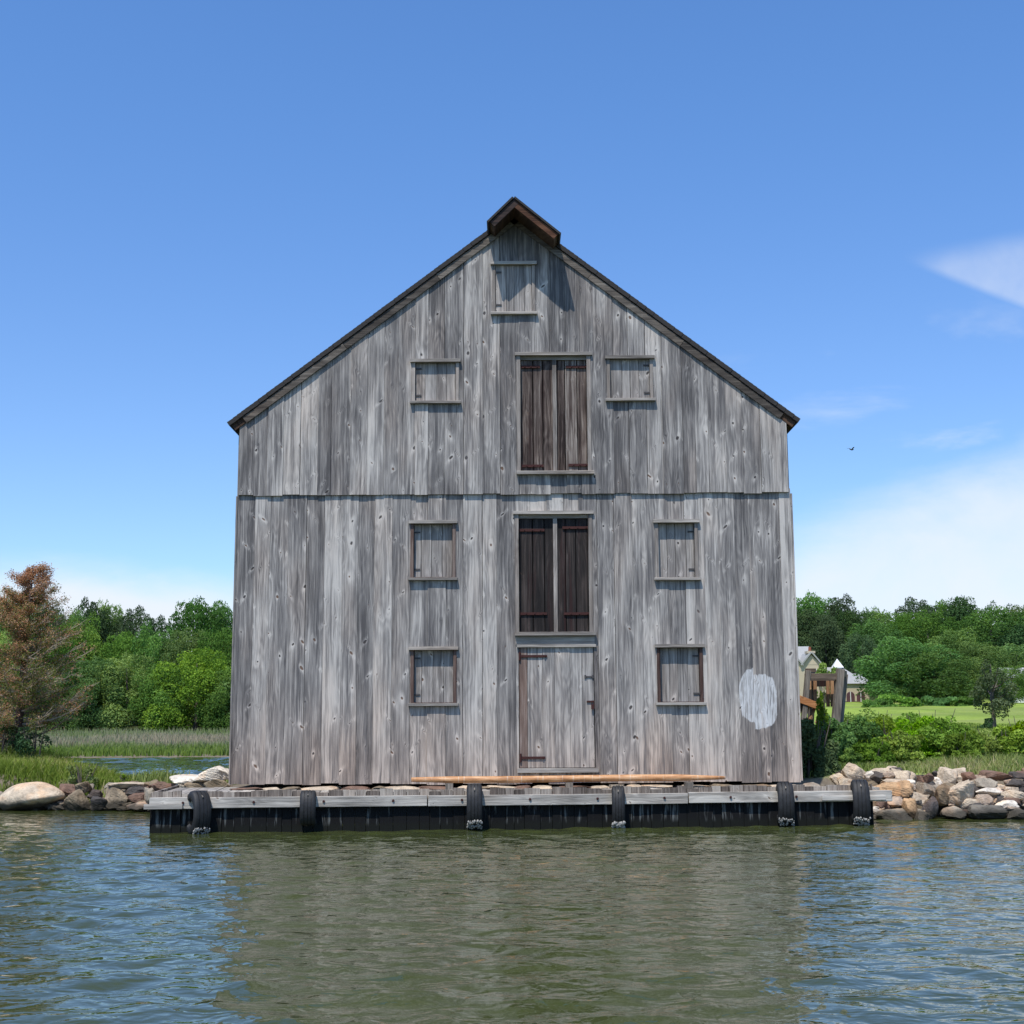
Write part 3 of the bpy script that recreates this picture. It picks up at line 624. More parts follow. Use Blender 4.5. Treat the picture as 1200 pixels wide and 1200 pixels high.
# ------------------------------------------------------------------ stones
def stone_obj(c, sx_, sy_, sz_, tone, seed, name='rock', flat=0.0, rz=0.0, smooth=False):
    rs = np.random.default_rng(seed)
    bm_n = 26
    th = np.linspace(0, math.pi, bm_n); ph = np.linspace(0, 2*math.pi, 44, endpoint=False)
    V = []
    planes = [(n/np.linalg.norm(n), rs.uniform(0.50, 0.80) if not smooth else rs.uniform(0.58, 0.86)) for n in rs.normal(size=(13 if not smooth else 9, 3))]
    ds = []
    for a in th:
        for b in ph: ds.append((math.sin(a)*math.cos(b), math.sin(a)*math.sin(b), math.cos(a)))
    ds = np.array(ds); r = np.ones(len(ds))*(1.05 if smooth else 1.22)
    for n, d in planes:
        c_ = ds@n; ok = c_ > 0.05
        r[ok] = np.minimum(r[ok], d/c_[ok])
    k = rs.normal(size=(6, 3))*3
    r = r*1.12*(1+(0.0 if smooth else 0.045)*np.sin(ds[:, 0]*7+seed)*np.sin(ds[:, 1]*11+seed*2)+(0.0 if smooth else 0.032)*np.sin(ds[:, 2]*17+ds[:, 0]*13+seed)*np.sin(ds[:, 1]*19))*(1+0.012*sum(np.sin(ds@q+i) for i, q in enumerate(k)))
    pp = ds*r[:, None]
    pw = 1.0-0.22*flat; pp = np.sign(pp)*np.abs(pp)**pw
    pp *= np.array([sx_, sy_, sz_])
    ca, sa = math.cos(rz), math.sin(rz)
    pp = np.stack([pp[:, 0]*ca-pp[:, 1]*sa*0.3, pp[:, 1], pp[:, 2]+pp[:, 0]*math.sin(rz)*0.25], -1)
    n = len(ph); Fq = []
    for i in range(bm_n-1):
        for j in range(n): Fq.append((i*n+j, (i+1)*n+j, (i+1)*n+(j+1) % n, i*n+(j+1) % n))
    o = np_mesh(name, pp, Fq, M['stone'], smooth=False, loc=c)
    # soften the facets a little
    me = o.data; me.polygons.foreach_set('use_smooth', np.full(len(me.polygons), smooth))
    o['tone'] = list(tone)
    return o
def bankY(z, px): return (24.15 if px > 500 else np.interp(px, [0, 150, 270], [28.2, 27.6, 25.6]))+max(z, 0)*1.5
def place_rock(x0, y0, x1, y1, tone, seed, **kw):
    cx, cy = (x0+x1)/2, (y0+y1)/2; Yv = 25.0
    for _ in range(5): Yv = float(bankY(P(cx, cy, Yv).z, cx))
    c = P(cx, cy, Yv+0.05); s = FPX/Yv
    o = stone_obj(c, (x1-x0)/2/s*1.08, max((x1-x0)/2/s*0.8, 0.16), (y1-y0)/2/s*1.15, tone, seed, **kw)
    return o
TAN = (0.552, 0.455, 0.345); ORG = (0.546, 0.351, 0.195); GRY = (0.34, 0.295, 0.235); DRK = (0.085, 0.075, 0.07); PNK = (0.44, 0.34, 0.26); PALE = (0.728, 0.663, 0.572); BRN = (0.19, 0.12, 0.09); BRT = (0.24, 0.19, 0.13)
majors_R = [
 ((983,896,1010,917),TAN,'angular tan rock at the dock end of the stone bank, beside the green weeds'),
 ((1009,904,1030,913),PALE,'pale flat rock next to the angular tan rock on top of the bank'),
 ((1019,906,1034,917),DRK,'small black rock on top of the bank just right of the angular tan one'),
 ((1034,904,1050,914),PNK,'small pinkish round rock on the bank top between black rock and tan dome'),
 ((1050,902,1070,914),TAN,'rounded tan dome-like rock on the top of the right bank'),
 ((1030,912,1058,924),TAN,'tan rock lying just above the long orange rock near the dock end'),
 ((1058,913,1076,926),PALE,'pale rock with dark hollow above the right end of the long orange rock'),
 ((1027,919,1071,936),ORG,'long rounded orange rock low in the bank beside the dock end'),
 ((1022,934,1040,950),BRN,'brown rock wedged against the end of the timber dock'),
 ((1038,934,1060,948),PNK,'pinkish rock directly under the long orange rock'),
 ((1056,936,1076,962),ORG,'upright egg shaped orange rock standing near the waterline'),
 ((1026,947,1062,965),GRY,'pointed grey rock at the waterline right of the dock'),
 ((1071,950,1089,966),TAN,'small tan pointed rock at the waterline between two darker rocks'),
 ((1078,939,1098,963),(0.15,0.13,0.125),'dark grey upright rock at the waterline beside the egg shaped one'),
 ((1071,917,1096,936),GRY,'grey tan rock in mid bank, right of the long orange rock'),
 ((1094,923,1114,945),BRT,'brown tilted slab leaning on the big split tan block'),
 ((1104,919,1141,946),TAN,'biggest squared tan block in the middle of the right bank'),
 ((1098,900,1125,921),TAN,'tan block on top of the bank above the biggest squared one'),
 ((1080,907,1092,917),BRN,'small dark brown round rock set in the pale bank top'),
 ((1098,946,1132,959),GRY,'low grey flat rock at the waterline under the biggest tan block'),
 ((1126,904,1144,920),BRN,'dark brown squarish rock high on the bank'),
 ((1147,903,1181,915),BRN,'long reddish brown slab on the bank top near the photo edge'),
 ((1141,913,1170,925),GRY,'grey slab under the long reddish brown slab'),
 ((1180,904,1204,913),DRK,'thin dark slab highest at the right edge of the bank'),
 ((1178,913,1205,923),DRK,'thin dark slab second from top at the right edge'),
 ((1140,923,1180,932),PALE,'long pale flat slab in the upper middle of the bank at right'),
 ((1144,931,1167,946),PNK,'mauve rock above the long dark waterline slab'),
 ((1172,926,1206,938),TAN,'tan slab at the right edge of the bank, mid height'),
 ((1132,946,1184,962),(0.17,0.155,0.13),'long dark grey slab lying along the waterline'),
 ((1180,948,1212,962),GRY,'grey rock at the waterline on the right edge'),
 ((1168,938,1192,950),PALE,'pale rock tucked above the right end of the long dark slab'),
]
for i, (q, tone, lab) in enumerate(majors_R):
    tag(place_rock(*q, tone, 100+i, rz=random.uniform(-0.35, 0.35), flat=0.5), lab, 'rock', 'rocks of the right bank')
majors_L = [
 ((8,922,69,952),(0.60,0.50,0.38),'huge pale rounded boulder at the left edge of the shore','boulder',0.0),
 ((74,927,107,952),BRT,'brown rock right beside the huge pale boulder',None,0.4),
 ((70,919,90,932),BRN,'small brown rock touching the top right of the huge boulder',None,0.4),
 ((88,918,107,930),BRT,'tan brown block on the wall top over the brown rock',None,0.6),
 ((105,925,121,938),DRK,'small dark rock left of the big wedge shaped tan rock',None,0.6),
 ((104,937,125,951),DRK,'dark rock at the waterline left of the big wedge shaped tan rock',None,0.6),
 ((118,922,153,949),(0.31,0.25,0.18),'big wedge shaped tan rock in the middle of the left wall',None,0.3),
 ((149,922,175,932),DRK,'dark slab right of the wedge shaped rock, near the top',None,0.8),
 ((150,931,172,941),BRN,'brown slab under the dark slab in the left wall',None,0.8),
 ((152,940,176,951),PNK,'pinkish flat rock at the waterline close to the dock corner',None,0.7),
 ((170,925,188,944),GRY,'grey squarish rock just behind the dock corner',None,0.7),
 ((183,918,209,930),BRN,'reddish brown slab near the top, above the dock corner',None,0.7),
 ((186,928,214,940),DRK,'dark slab behind the left end of the dock',None,0.7),
 ((206,919,224,931),GRY,'grey slab between the two brown slabs left of the warehouse',None,0.7),
 ((221,915,245,930),BRT,'brown block left of the last block by the warehouse corner',None,0.8),
 ((243,913,272,930),BRT,'squared brown block against the warehouse corner',None,0.8),
 ((198,907,240,918),PALE,'long pale cap slab sloping up towards the warehouse',None,0.8),
 ((232,901,274,916),PALE,'highest pale cap slab beside the warehouse corner',None,0.8),
 ((128,917,176,925),TAN,'tan flat cap stone in the middle of the left wall top',None,0.9),
 ((-30,925,6,952),GRY,'grey rock cut by the left edge of the photo',None,0.4)]
for i, (q, tone, lab, nm, fl) in enumerate(majors_L):
    tag(place_rock(*q, tone, 150+i, name=nm or 'rock', rz=random.uniform(-0.15, 0.15) if nm is None else 0.12, flat=fl, smooth=nm == 'boulder'), lab, nm or 'rock', 'rocks of the left wall')
# small infill stones behind and between
tones = [TAN, TAN, PALE, BRN, BRT, PNK, DRK, TAN, GRY]
for i in range(170):
    px = random.uniform(985, 1290); t_ = random.random(); py = lerp(903, 960, t_); s = random.uniform(4.5, 12)
    o = place_rock(px-s, py-s*0.6, px+s, py+s*0.6, random.choice(tones), 300+i, rz=random.uniform(-0.25, 0.25), flat=0.8); o.location.y += 0.16
    tag(o, 'small rubble stone packed between the larger rocks of the right bank', 'stone', 'small rubble in the right bank'); o.name = 'rubble_stone'
for i in range(110):
    px = random.uniform(-60, 275); t_ = random.random(); py = lerp(920, 949, t_); s = random.uniform(5, 10)
    if px < 75 and py < 940: py = 945
    o = place_rock(px-s, py-s*0.5, px+s, py+s*0.5, random.choice([BRT, BRN, DRK, GRY, TAN]), 500+i, rz=random.uniform(-0.2, 0.2), flat=0.6); o.location.y += 0.22
    tag(o, 'small rubble stone packed between the larger rocks of the left wall', 'stone', 'small rubble in the left wall'); o.name = 'rubble_stone'
# footing stones under the wall of the warehouse
FOOT_TOP = ROOT.z-0.025
x = XL-0.05; k = 0
while x < XRt+0.1:
    wd = random.uniform(0.22, 0.62)
    o = stone_obj(Vector((ROOT.x+x+wd/2, YF+0.02+random.uniform(-0.05, 0.05), FOOT_TOP-0.055)), wd/2*1.15, 0.26, random.uniform(0.04, 0.06), random.choice([TAN, BRT, TAN, BRT, GRY, BRN]), 700+k, name='footing_stone', flat=1.0)
    tag(o, 'flat footing stone in the row under the front wall of the warehouse', 'stone', 'footing stones under the warehouse')
    x += wd; k += 1

# ------------------------------------------------------------------ timber dock
DA = Vector((G(175, 977, 0).x, 22.0, 0)); DB = Vector((P(1023, 940, 23.1).x, 23.1, 0))
ang = math.atan2(DB.y-DA.y, DB.x-DA.x); DL = (DB-DA).length
dock = empty('timber_dock', DA, ang)
tag(dock, 'low timber dock with black tarred planks and a bleached beam along its face', 'dock')
DT = 0.655
mb = MB(); x = 0.02
while x < DL:
    wd = random.uniform(0.14, 0.26); mb.box(x, min(x+wd-0.008, DL), 0.0+random.uniform(-0.012, 0.012), 0.07, -0.5, DT-random.choice([0.0, 0.01, 0.03, 0.05, 0.015])); x += wd
mb.build('sheet_planks', M['sheeting'], dock)
mb = MB()
for yk in np.arange(0.1, 2.6, 0.22): mb.box(0.0, 0.05, yk-0.1, yk+0.11, -0.5, DT-0.02)
mb.build('end_planks', M['sheeting'], dock)
xs_ = [(-0.1, 0.9), (0.9, 4.35), (4.36, 8.6), (8.61, 12.02), (12.03, DL+0.05)]
for i, (a, b) in enumerate(xs_):
    if i == 0: a = -0.02
    mb = MB(); mb.box(a, b-0.008, -0.09+0.003*i, -0.014, 0.375+0.006*(i % 2), 0.555-0.006*(i % 3)); mb.build('waler', M['waler'], dock, bevel=0.008)
mb = MB(); mb.box(-0.10, 0.5, -0.125, -0.094, 0.375, 0.455); mb.build('waler', M['waler'], dock, bevel=0.006)
mb = MB(); mb.box(DL-0.9, DL+0.18, -0.13, -0.092, 0.40, 0.48); mb.build('waler', M['waler'], dock, bevel=0.006)
mb = MB(); mb.bar((0.06, 0.1, -0.6), (0.06, 0.1, 0.62), 0.16, 0.16); mb.build('corner_post', M['sheeting'], dock)
mb = MB(); x = 0.06
while x < DL-0.05:
    wd = random.uniform(0.18, 0.24); yb = 2.4 if x < 2.0 else max(0.5, (YF-0.30-(DA.y+math.sin(ang)*x)))
    mb.box(x, x+wd-0.012, 0.075, yb, DT-0.10, DT-0.055+random.uniform(-0.006, 0.006)); x += wd
mb.build('deck_boards', M['deck'], dock)
for k in range(int(DL/1.1)):                     # bolt heads on the beam
    mb = MB(); xx = 0.5+k*1.1; mb.tube([(xx, -0.088, 0.47), (xx, -0.104, 0.47)], [0.022, 0.018], 8); mb.build('bolt', M['rust'], dock)

# ------------------------------------------------------------------ tyre fenders
def tyre(px, w_px, y0, y1, rz, lab, barn):
    s = FPX/22.3; t_ = (px-175)/(1023-175); base = DA.lerp(DB, t_)
    c = P(px, (y0+y1)/2, base.y-0.12); R0 = (y1-y0)/2/s; W = w_px/s/2
    root = empty('tyre_fender', c, rz); tag(root, lab, 'tyre', 'tyre fenders along the dock')
    # cross section (u: across, v: radial), rubber shell open towards the axle
    prof = [(-0.72, 0.56), (-0.98, 0.68), (-1.0, 0.80), (-0.93, 0.92), (-0.78, 0.985), (-0.5, 1.0), (-0.47, 0.955), (-0.40, 0.955), (-0.37, 1.0), (-0.04, 1.01), (-0.02, 0.96), (0.02, 0.96), (0.04, 1.01), (0.37, 1.0), (0.40, 0.955), (0.47, 0.955), (0.5, 1.0), (0.78, 0.985), (0.93, 0.92), (1.0, 0.80), (0.98, 0.68), (0.72, 0.56), (0.62, 0.60), (0.85, 0.75), (0.7, 0.9), (-0.7, 0.9), (-0.85, 0.75), (-0.62, 0.60)]
    n = len(prof); m_ = 40; a0, a1 = R(58), R(302)
    mb = MB(); vs = []; fs = []
    for i in range(m_+1):
        a = lerp(a0, a1, i/m_)
        for (u, v) in prof: vs.append((u*W, math.cos(a)*v*R0*0.62, math.sin(a)*v*R0))
    for i in range(m_):
        for j in range(n): fs.append((i*n+j, i*n+(j+1) % n, (i+1)*n+(j+1) % n, (i+1)*n+j))
    fs += [tuple(range(n)), tuple(m_*n+k for k in range(n-1, -1, -1))]
    mb.add(vs, fs); tb = mb.build('tread', M['rubber'], root, smooth=True)
    md = tb.modifiers.new('es', 'EDGE_SPLIT'); md.split_angle = R(40)
    mb = MB(); mb.tube([(0, -R0*0.5, R0*0.72), (0.01, 0.02, R0*0.95), (0.0, 0.2, R0*0.9)], [0.012]*3, 6); mb.build('hanging_rope', M['grey_timber'], root)
    if barn:
        rs = random.Random(int(px)); mb = MB()
        for k in range(60):
            u = rs.uniform(-0.95, 0.95)*W*1.0; zz = -R0*rs.uniform(0.66, 1.02); yy = -R0*0.62*math.sqrt(max(0.02, 1-(zz/R0/1.03)**2))-0.005
            q = rs.uniform(0.006, 0.019)*barn
            mb.tube([(u, yy, zz-q), (u, yy-q*0.4, zz), (u, yy, zz+q)], [q*0.5, q, q*0.4], 6)
        mb.build('barnacles', M['barnacle'], root, smooth=True)
    return root
tyre(232, 21, 928, 977, R(38), 'wide black tyre turned sideways, leftmost on the dock face', 1.2)
tyre(361, 18, 927, 966, R(6), 'shortest black tyre fender, second from the left dock corner', 0)
tyre(556, 18, 919, 969, R(2), 'black tyre fender under the hoist doors, left of the middle of the dock', 1.2)
tyre(724.5, 15, 921, 971, R(-3), 'narrow black tyre fender with pale crust at its foot, right of the door', 1.6)
tyre(920, 19, 917, 966, R(-4), 'black tyre fender below the right corner of the warehouse', 1.0)
tyre(1008, 20, 914, 966, R(-6), 'black tyre fender at the right end of the dock by the rocks', 1.2)

# spar lying on the dock
a = P(482, 916.5, 23.12); b = P(850, 915.5, 23.32); zc = FOOT_TOP+0.02
a.z = b.z = 0.765
sp = empty('wooden_spar', (a+b)/2); tag(sp, 'long varnished orange wooden spar lying on the dock in front of the plank door', 'spar')
n = 26; pts = [a.lerp(b, i/n)-(a+b)/2 for i in range(n+1)]
for p in pts: p.z = (P(0, 0, 1).z*0)+0.006*math.sin(p.x*1.3)
rad = [0.036+0.020*min(1, (i/n)*8) if i < n*0.85 else 0.056-0.030*((i/n-0.85)/0.15) for i in range(n+1)]
mb = MB(); mb.tube(pts, rad, 14); mb.build('spar_shaft', M['spar'], sp, smooth=True)
for tx in (0.12, 0.5, 0.88):
    p = a.lerp(b, tx)-(a+b)/2; mb = MB(); mb.box(p.x-0.06, p.x+0.06, -0.16, 0.16, -0.165, -0.066); mb.build('support_block', M['grey_timber'], sp)

# ------------------------------------------------------------------ foliage generators
def leaves(centers, normals, size, rs, aspect=0.6, jitter=0.8):
    n = len(centers)
    d = normals+rs.normal(size=(n, 3))*jitter; d /= np.linalg.norm(d, axis=1, keepdims=True)
    t = rs.normal(size=(n, 3)); t -= d*np.sum(t*d, 1, keepdims=True); t /= np.linalg.norm(t, axis=1, keepdims=True)
    b = np.cross(d, t); s = size*rs.uniform(0.6, 1.4, size=(n, 1))
    V = np.stack([centers-t*s, centers-b*s*aspect, centers+t*s, centers+b*s*aspect], 1).reshape(-1, 3)
    F = np.arange(4*n).reshape(n, 4)
    return V, F
def crown_data(seed, shape='round', n_blob=34, n_leaf=9000, size=0.05, rr=(0.16, 0.30)):
    """unit crown: roughly x,y in -1..1, z in 0..1"""
    rs = np.random.default_rng(seed); cs = []; rad = []
    while len(cs) < n_blob:
        p = rs.uniform(-1, 1, 3); z = (p[2]+1)/2
        if shape == 'round': lim = max(0, 1-abs(2*z-0.85)**2.6)**0.5*0.82
        elif shape == 'cone': lim = 0.85*(1-z)**0.8+0.05
        elif shape == 'tall': lim = 0.72*math.sin(math.pi*min(1, 0.12+z*0.86))**0.6
        else: lim = (0.85 if z < 0.6 else 0.85*math.sqrt(max(0, 1-((z-0.6)/0.4)**2)))
        h = math.hypot(p[0], p[1])
        if h < lim and (h > lim*0.45 or z > 0.7 or rs.random() < 0.25):
            cs.append((p[0], p[1], z*0.86+0.05)); rad.append(rs.uniform(*rr)*(0.8 if z > 0.8 else 1))
    cs = np.array(cs); rad = np.array(rad)
    pr = rad**2/np.sum(rad**2); bi = rs.choice(n_blob, n_leaf, p=pr)
    d = rs.normal(size=(n_leaf, 3)); d[:, 2] = d[:, 2]*0.8+0.35; d /= np.linalg.norm(d, axis=1, keepdims=True)
    # fluff: radius noise for ragged outline
    rfac = rs.uniform(0.72, 1.0, n_leaf)**0.5*(1+0.14*np.sin(d[:, 0]*9+bi)*np.sin(d[:, 1]*8+bi*2)+0.10*np.sin(d[:, 2]*13+bi*3))+np.abs(rs.normal(size=n_leaf))*0.05
    sc3 = np.array([1, 1, 0.55])
    C = cs[bi]+d*(rad[bi]*rfac)[:, None]*sc3
    rnd = np.clip(0.5+rs.normal(size=n_leaf)*0.16+(rs.random(n_blob)[bi]-0.5)*0.45, 0, 1)
    return C, d, rnd, size
class Crown:
    cache = {}
def crown_mesh(key, mat, seed, sxy, sz, **kw):
    """real-size crown mesh, leaves keep their true proportions"""
    C, d, rnd, size = crown_data(seed, **kw); rs = np.random.default_rng(seed+1)
    C = C*np.array([sxy, sxy, sz]); V, F = leaves(C, d, size, rs)
    o = np_mesh('crown', V, F, mat, rnd)
    return o
def trunk_mb(h, r, rs, limbs=6, spread=1.5, top=0.75):
    mb = MB(); pts = [Vector((0.06*h*0.1*math.sin(i*1.3), 0.05*math.cos(i), h*top*i/6)) for i in range(7)]
    mb.tube(pts, [r*(1-0.75*i/6)*(1.35 if i == 0 else 1) for i in range(7)], 8)
    for k in range(limbs):
        z0 = h*rs.uniform(0.25, 0.65); a = rs.uniform(0, 6.28); l = spread*rs.uniform(0.6, 1)
        p0 = Vector((0, 0, z0)); p3 = p0+Vector((math.cos(a)*l, math.sin(a)*l, l*rs.uniform(0.5, 1.0)))
        mid = p0.lerp(p3, 0.5)+Vector((0, 0, -0.1*l)); mb.tube([p0, mid, p3], [r*0.4, r*0.25, r*0.08], 5)
    return mb
protos = {}
def make_proto(kind, mat, seed, shape, **kw):
    root = empty(kind, (0, 0, -50)); rs = random.Random(seed)
    tr = trunk_mb(10, 0.2, rs, 7, 2.2).build('trunk', M['bark'], root)
    C = crown_mesh(kind, mat, seed, 4.2, 9.2, shape=shape, **kw); C.parent = root; C.location = (0, 0, 0.5)
    return root
spec = [('broadleaf_tree', 'leaf_mid', 11, 'round', {}), ('broadleaf_tree', 'leaf_mid', 12, 'low', {}), ('broadleaf_tree', 'leaf_bright', 13, 'round', {}), ('broadleaf_tree', 'leaf_bright', 14, 'low', {}),
        ('pine_tree', 'leaf_dark', 15, 'tall', {}), ('broadleaf_tree', 'leaf_dark', 16, 'low', {}), ('pine_tree', 'leaf_dark', 17, 'cone', {})]
PR = [make_proto(k, M[mt], sd_, sh, n_blob=64, n_leaf=26000, size=0.10, rr=(0.15, 0.29)) for k, mt, sd_, sh, kw in spec]
used = [False]*len(PR)
words = ['mid green', 'full mid green', 'bright green', 'broad bright green', 'tall dark', 'bushy dark green', 'pointed dark']
def tree(kind, px, top, Yd, wpx, label, group):
    rt = PR[kind] if not used[kind] else copy_tree(PR[kind]); used[kind] = True
    tp = P(px, top, Yd); g = gh(tp.x, Yd); H = max(tp.z-g, 2.5)*1.10
    rt.location = (tp.x, Yd, g-0.1); sxy = (wpx*1.42/2/(FPX/Yd))/4.2
    rt.scale = (sxy, sxy, H/10.0); rt.rotation_euler = (0, 0, random.uniform(0, 6.28))
    tag(rt, label, 'tree', group); return rt
gl = 'trees of the wood beyond the marsh'
left_trees = [ # kind, px, top, Y, width px, label
 (0, 12, 690, 128, 52, 'tree behind the dead cedar, its crown topping the far left skyline'),
 (5, 52, 700, 132, 50, 'dark green tree on the skyline just right of the dead cedar tip'),
 (0, 84, 706, 128, 44, 'green tree on the skyline right of the dead cedar, above the long bare branches'),
 (5, 110, 703, 134, 42, 'dark tree forming the skyline between dead cedar and highest knob'),
 (0, 130, 697, 136, 34, 'knobbly crowned tree at the highest point of the left skyline middle'),
 (5, 158, 711, 134, 42, 'dark round tree on the skyline right of the knobbly crown'),
 (5, 184, 722, 130, 36, 'lowest tree of the skyline in the dip left of the big rounded tree'),
 (0, 234, 692, 126, 58, 'big rounded tree highest on the skyline next to the warehouse'),
 (0, 268, 699, 128, 44, 'skyline tree touching the left wall of the warehouse'),
 (2, 100, 716, 118, 56, 'bright green tree in front of the skyline near the bare cedar branches'),
 (0, 150, 733, 117, 50, 'mid green tree in the second row under the skyline dip'),
 (2, 182, 727, 116, 48, 'bright tree rising in the centre below the skyline dip'),
 (1, 225, 738, 116, 60, 'broad green tree below the big rounded skyline tree'),
 (0, 262, 728, 115, 52, 'green tree behind the front row beside the warehouse wall'),
 (1, 60, 735, 114, 60, 'green tree seen through the bare branches of the dead cedar'),
 (3, 12, 730, 112, 60, 'bright tree behind the left half of the dead cedar'),
 (3, 150, 764, 108, 66, 'bright green front row tree left of the middle, lit yellow at its side'),
 (1, 108, 772, 107, 60, 'front row tree with crown reaching the marsh near the cedar branches'),
 (3, 232, 758, 107, 82, 'large domed bright green tree in the front row beside the warehouse'),
 (2, 190, 776, 106.5, 52, 'small front row tree between the two bright domes'),
 (1, 268, 784, 105.5, 52, 'dark based front row tree against the warehouse wall'),
 (1, 70, 790, 106, 56, 'front row tree partly behind the lower cedar branches'),
 (1, 20, 780, 106, 66, 'front row tree behind the cedar trunk')]
for k, px, top, Yd, wd, lab in left_trees: tree(k, px, top, Yd, wd, lab, gl)
for px, top, Yd, wd in ((315, 700, 126, 60), (360, 705, 124, 64), (-45, 695, 122, 80), (-40, 760, 107, 80), (310, 770, 106, 70), (365, 775, 107, 70)):
    tree(1, px, top, Yd, wd, 'green tree of the wood hidden beside the framed view', gl)
gr_ = 'trees of the wood on the right rise'
right_trees = [
 (0, 952, 690, 168, 54, 'loose crowned tree highest on the skyline just right of the warehouse'),
 (5, 982, 699, 166, 44, 'dark tree on the right skyline behind the small cream house chimney'),
 (0, 1010, 708, 168, 46, 'skyline tree in the dip above the cupola'),
 (0, 1042, 710, 166, 50, 'skyline tree right of the dip, above the wide lawn tree'),
 (5, 1074, 702, 168, 52, 'rounded dark skyline tree left of the dense pine'),
 (0, 1098, 698, 172, 40, 'tree at the top of the middle of the right skyline'),
 (4, 1128, 699, 166, 60, 'dense dark pine on the right skyline'),
 (6, 1160, 699, 170, 34, 'pointed conifer tip on the skyline near the right edge'),
 (6, 1182, 702, 170, 34, 'second pointed conifer tip, nearest the right edge'),
 (1, 1200, 708, 164, 50, 'tree cut by the right edge on the skyline'),
 (4, 940, 712, 150, 50, 'dark pine behind the gable of the cream house'),
 (4, 966, 718, 148, 44, 'tall dark pine right of the chimney'),
 (4, 990, 714, 152, 44, 'dark pine above the cupola roof'),
 (0, 1022, 722, 148, 56, 'green tree behind the cupola roof and above the spreading one'),
 (1, 1086, 716, 150, 60, 'browny green tree in the second row below the skyline'),
 (2, 1056, 716, 152, 44, 'bright small domed tree standing out in the second row'),
 (1, 1160, 712, 150, 70, 'large green tree in the second row under the conifer tips'),
 (5, 1192, 730, 148, 60, 'dark green tree second row at the right edge'),
 (1, 1112, 738, 138, 66, 'full crowned tree in the middle of the right wood'),
 (1, 1152, 752, 134, 62, 'green tree behind the thin lawn tree'),
 (1, 1190, 756, 136, 62, 'tree behind the hidden roof at the right edge'),
 (1, 1064, 748, 118, 84, 'wide spreading green tree hiding half of the cream house'),
 (1, 1092, 760, 116, 76, 'dark based tree joined to the wide spreading one on its right'),
 (1, 1128, 770, 120, 56, 'front row tree between the spreading tree and the thin lawn tree'),
 (5, 1010, 742, 140, 40, 'dark small tree just over the cupola'),
 (1, 1184, 780, 108, 40, 'low tree behind the thin lawn tree trunk')]
for k, px, top, Yd, wd, lab in right_trees: tree(k, px, top, Yd, wd, lab, gr_)
for px, top, Yd, wd in ((900, 700, 160, 60), (860, 705, 158, 60), (1240, 705, 160, 80), (1245, 760, 130, 80), (880, 740, 140, 60)):
    tree(0, px, top, Yd, wd, 'green tree of the right wood beside the framed view', gr_)

for i in range(34):      # the wood goes on behind the warehouse and past both sides
    px = random.choice([random.uniform(320, 880), random.uniform(-420, -90), random.uniform(1290, 1560)]); back_ = i % 2
    if px < 620: Yd, top = (124, 700) if back_ else (107, 765)
    else: Yd, top = (162, 706) if back_ else (140, 735)
    tree(random.choice([0, 1, 2, 3, 5]), px, top+random.uniform(-8, 10), Yd+random.uniform(-4, 4), random.uniform(52, 80), 'green tree of the wood out of sight behind the warehouse or past the frame', 'trees out of sight')

# small garden trees and hedge by the cream house
def bush(name, px, base_py, top, Yd, wpx, mat, seed, label, group=None, cat='bush', n=3000, size=0.05, depth=1.0, blobs=20):
    tp = P(px, top, Yd); bp_ = P(px, base_py, Yd); H = tp.z-bp_.z; g = min(gh(tp.x, Yd), bp_.z) if base_py else gh(tp.x, Yd)
    root = empty(name, (tp.x, Yd, g-0.05)); tag(root, label, cat, group)
    H = tp.z-g; W = wpx/2/(FPX/Yd)
    C, d, rnd, _ = crown_data(seed, shape='low', n_blob=blobs, n_leaf=n, size=size, rr=(0.16, 0.32)); rs = np.random.default_rng(seed)
    C = C*np.array([W, W*depth, H]); V, F = leaves(C, d, size, rs, aspect=0.5)
    np_mesh('leaves', V, F, mat, rnd, root)
    mb = MB(); r2 = random.Random(seed)
    for k in range(9):
        a = r2.uniform(0, 6.28); l = W*r2.uniform(0.2, 0.8)
        mb.tube([(0.1*math.cos(a), 0.1*math.sin(a), 0), (l*0.5*math.cos(a), l*0.5*depth*math.sin(a), H*0.4), (l*math.cos(a), l*depth*math.sin(a), H*r2.uniform(0.7, 0.95))], [0.022, 0.014, 0.006], 5)
    mb.build('stems', M['bark'], root)
    return root
bush('small_tree', 967, 800, 777, 118, 34, M['leaf_bright'], 41, 'small green garden tree between the gable and the cupola roof', cat='tree', size=0.14, n=2500)
# thin lawn tree
tp = P(1160, 770, 50); g = gh(tp.x, 50); lt = empty('lawn_tree', (tp.x, 50, g)); tag(lt, 'thin grey green tree standing alone on the lawn at right', 'tree')
H = tp.z-g; trunk_mb(H, 0.09, random.Random(5), 9, 1.0, 0.9).build('trunk', M['bark'], lt)
C, d, rnd, _ = crown_data(44, shape='tall', n_blob=30, n_leaf=4200, size=0.05, rr=(0.12, 0.26)); V, F = leaves(C*np.array([1.0, 1.0, H*0.82]), d, 0.045, np.random.default_rng(4))
np_mesh('crown', V, F, M['leaf_grey'], rnd, lt, loc=(0, 0, H*0.16))
bush('bush', 1158, 868, 838, 49, 18, M['leaf_dark'], 45, 'small dark bush at the foot of the thin lawn tree', size=0.07, n=900)
# hedge / low trees behind the shrubs
for i, (px, top, wd, Yd) in enumerate(((1030, 819, 40, 96), (1052, 812, 60, 98), (1092, 815, 56, 100), (1122, 816, 50, 101))):
    bush('hedge_bush', px, 830, top, Yd, wd, M['leaf_mid'], 50+i, ['low bush before the cream wing of the house', 'low hedge bush under the wide spreading tree', 'hedge bush second from the thin lawn tree', 'hedge bush nearest the thin lawn tree'][i], 'hedge bushes along the lawn', size=0.16, n=2600)

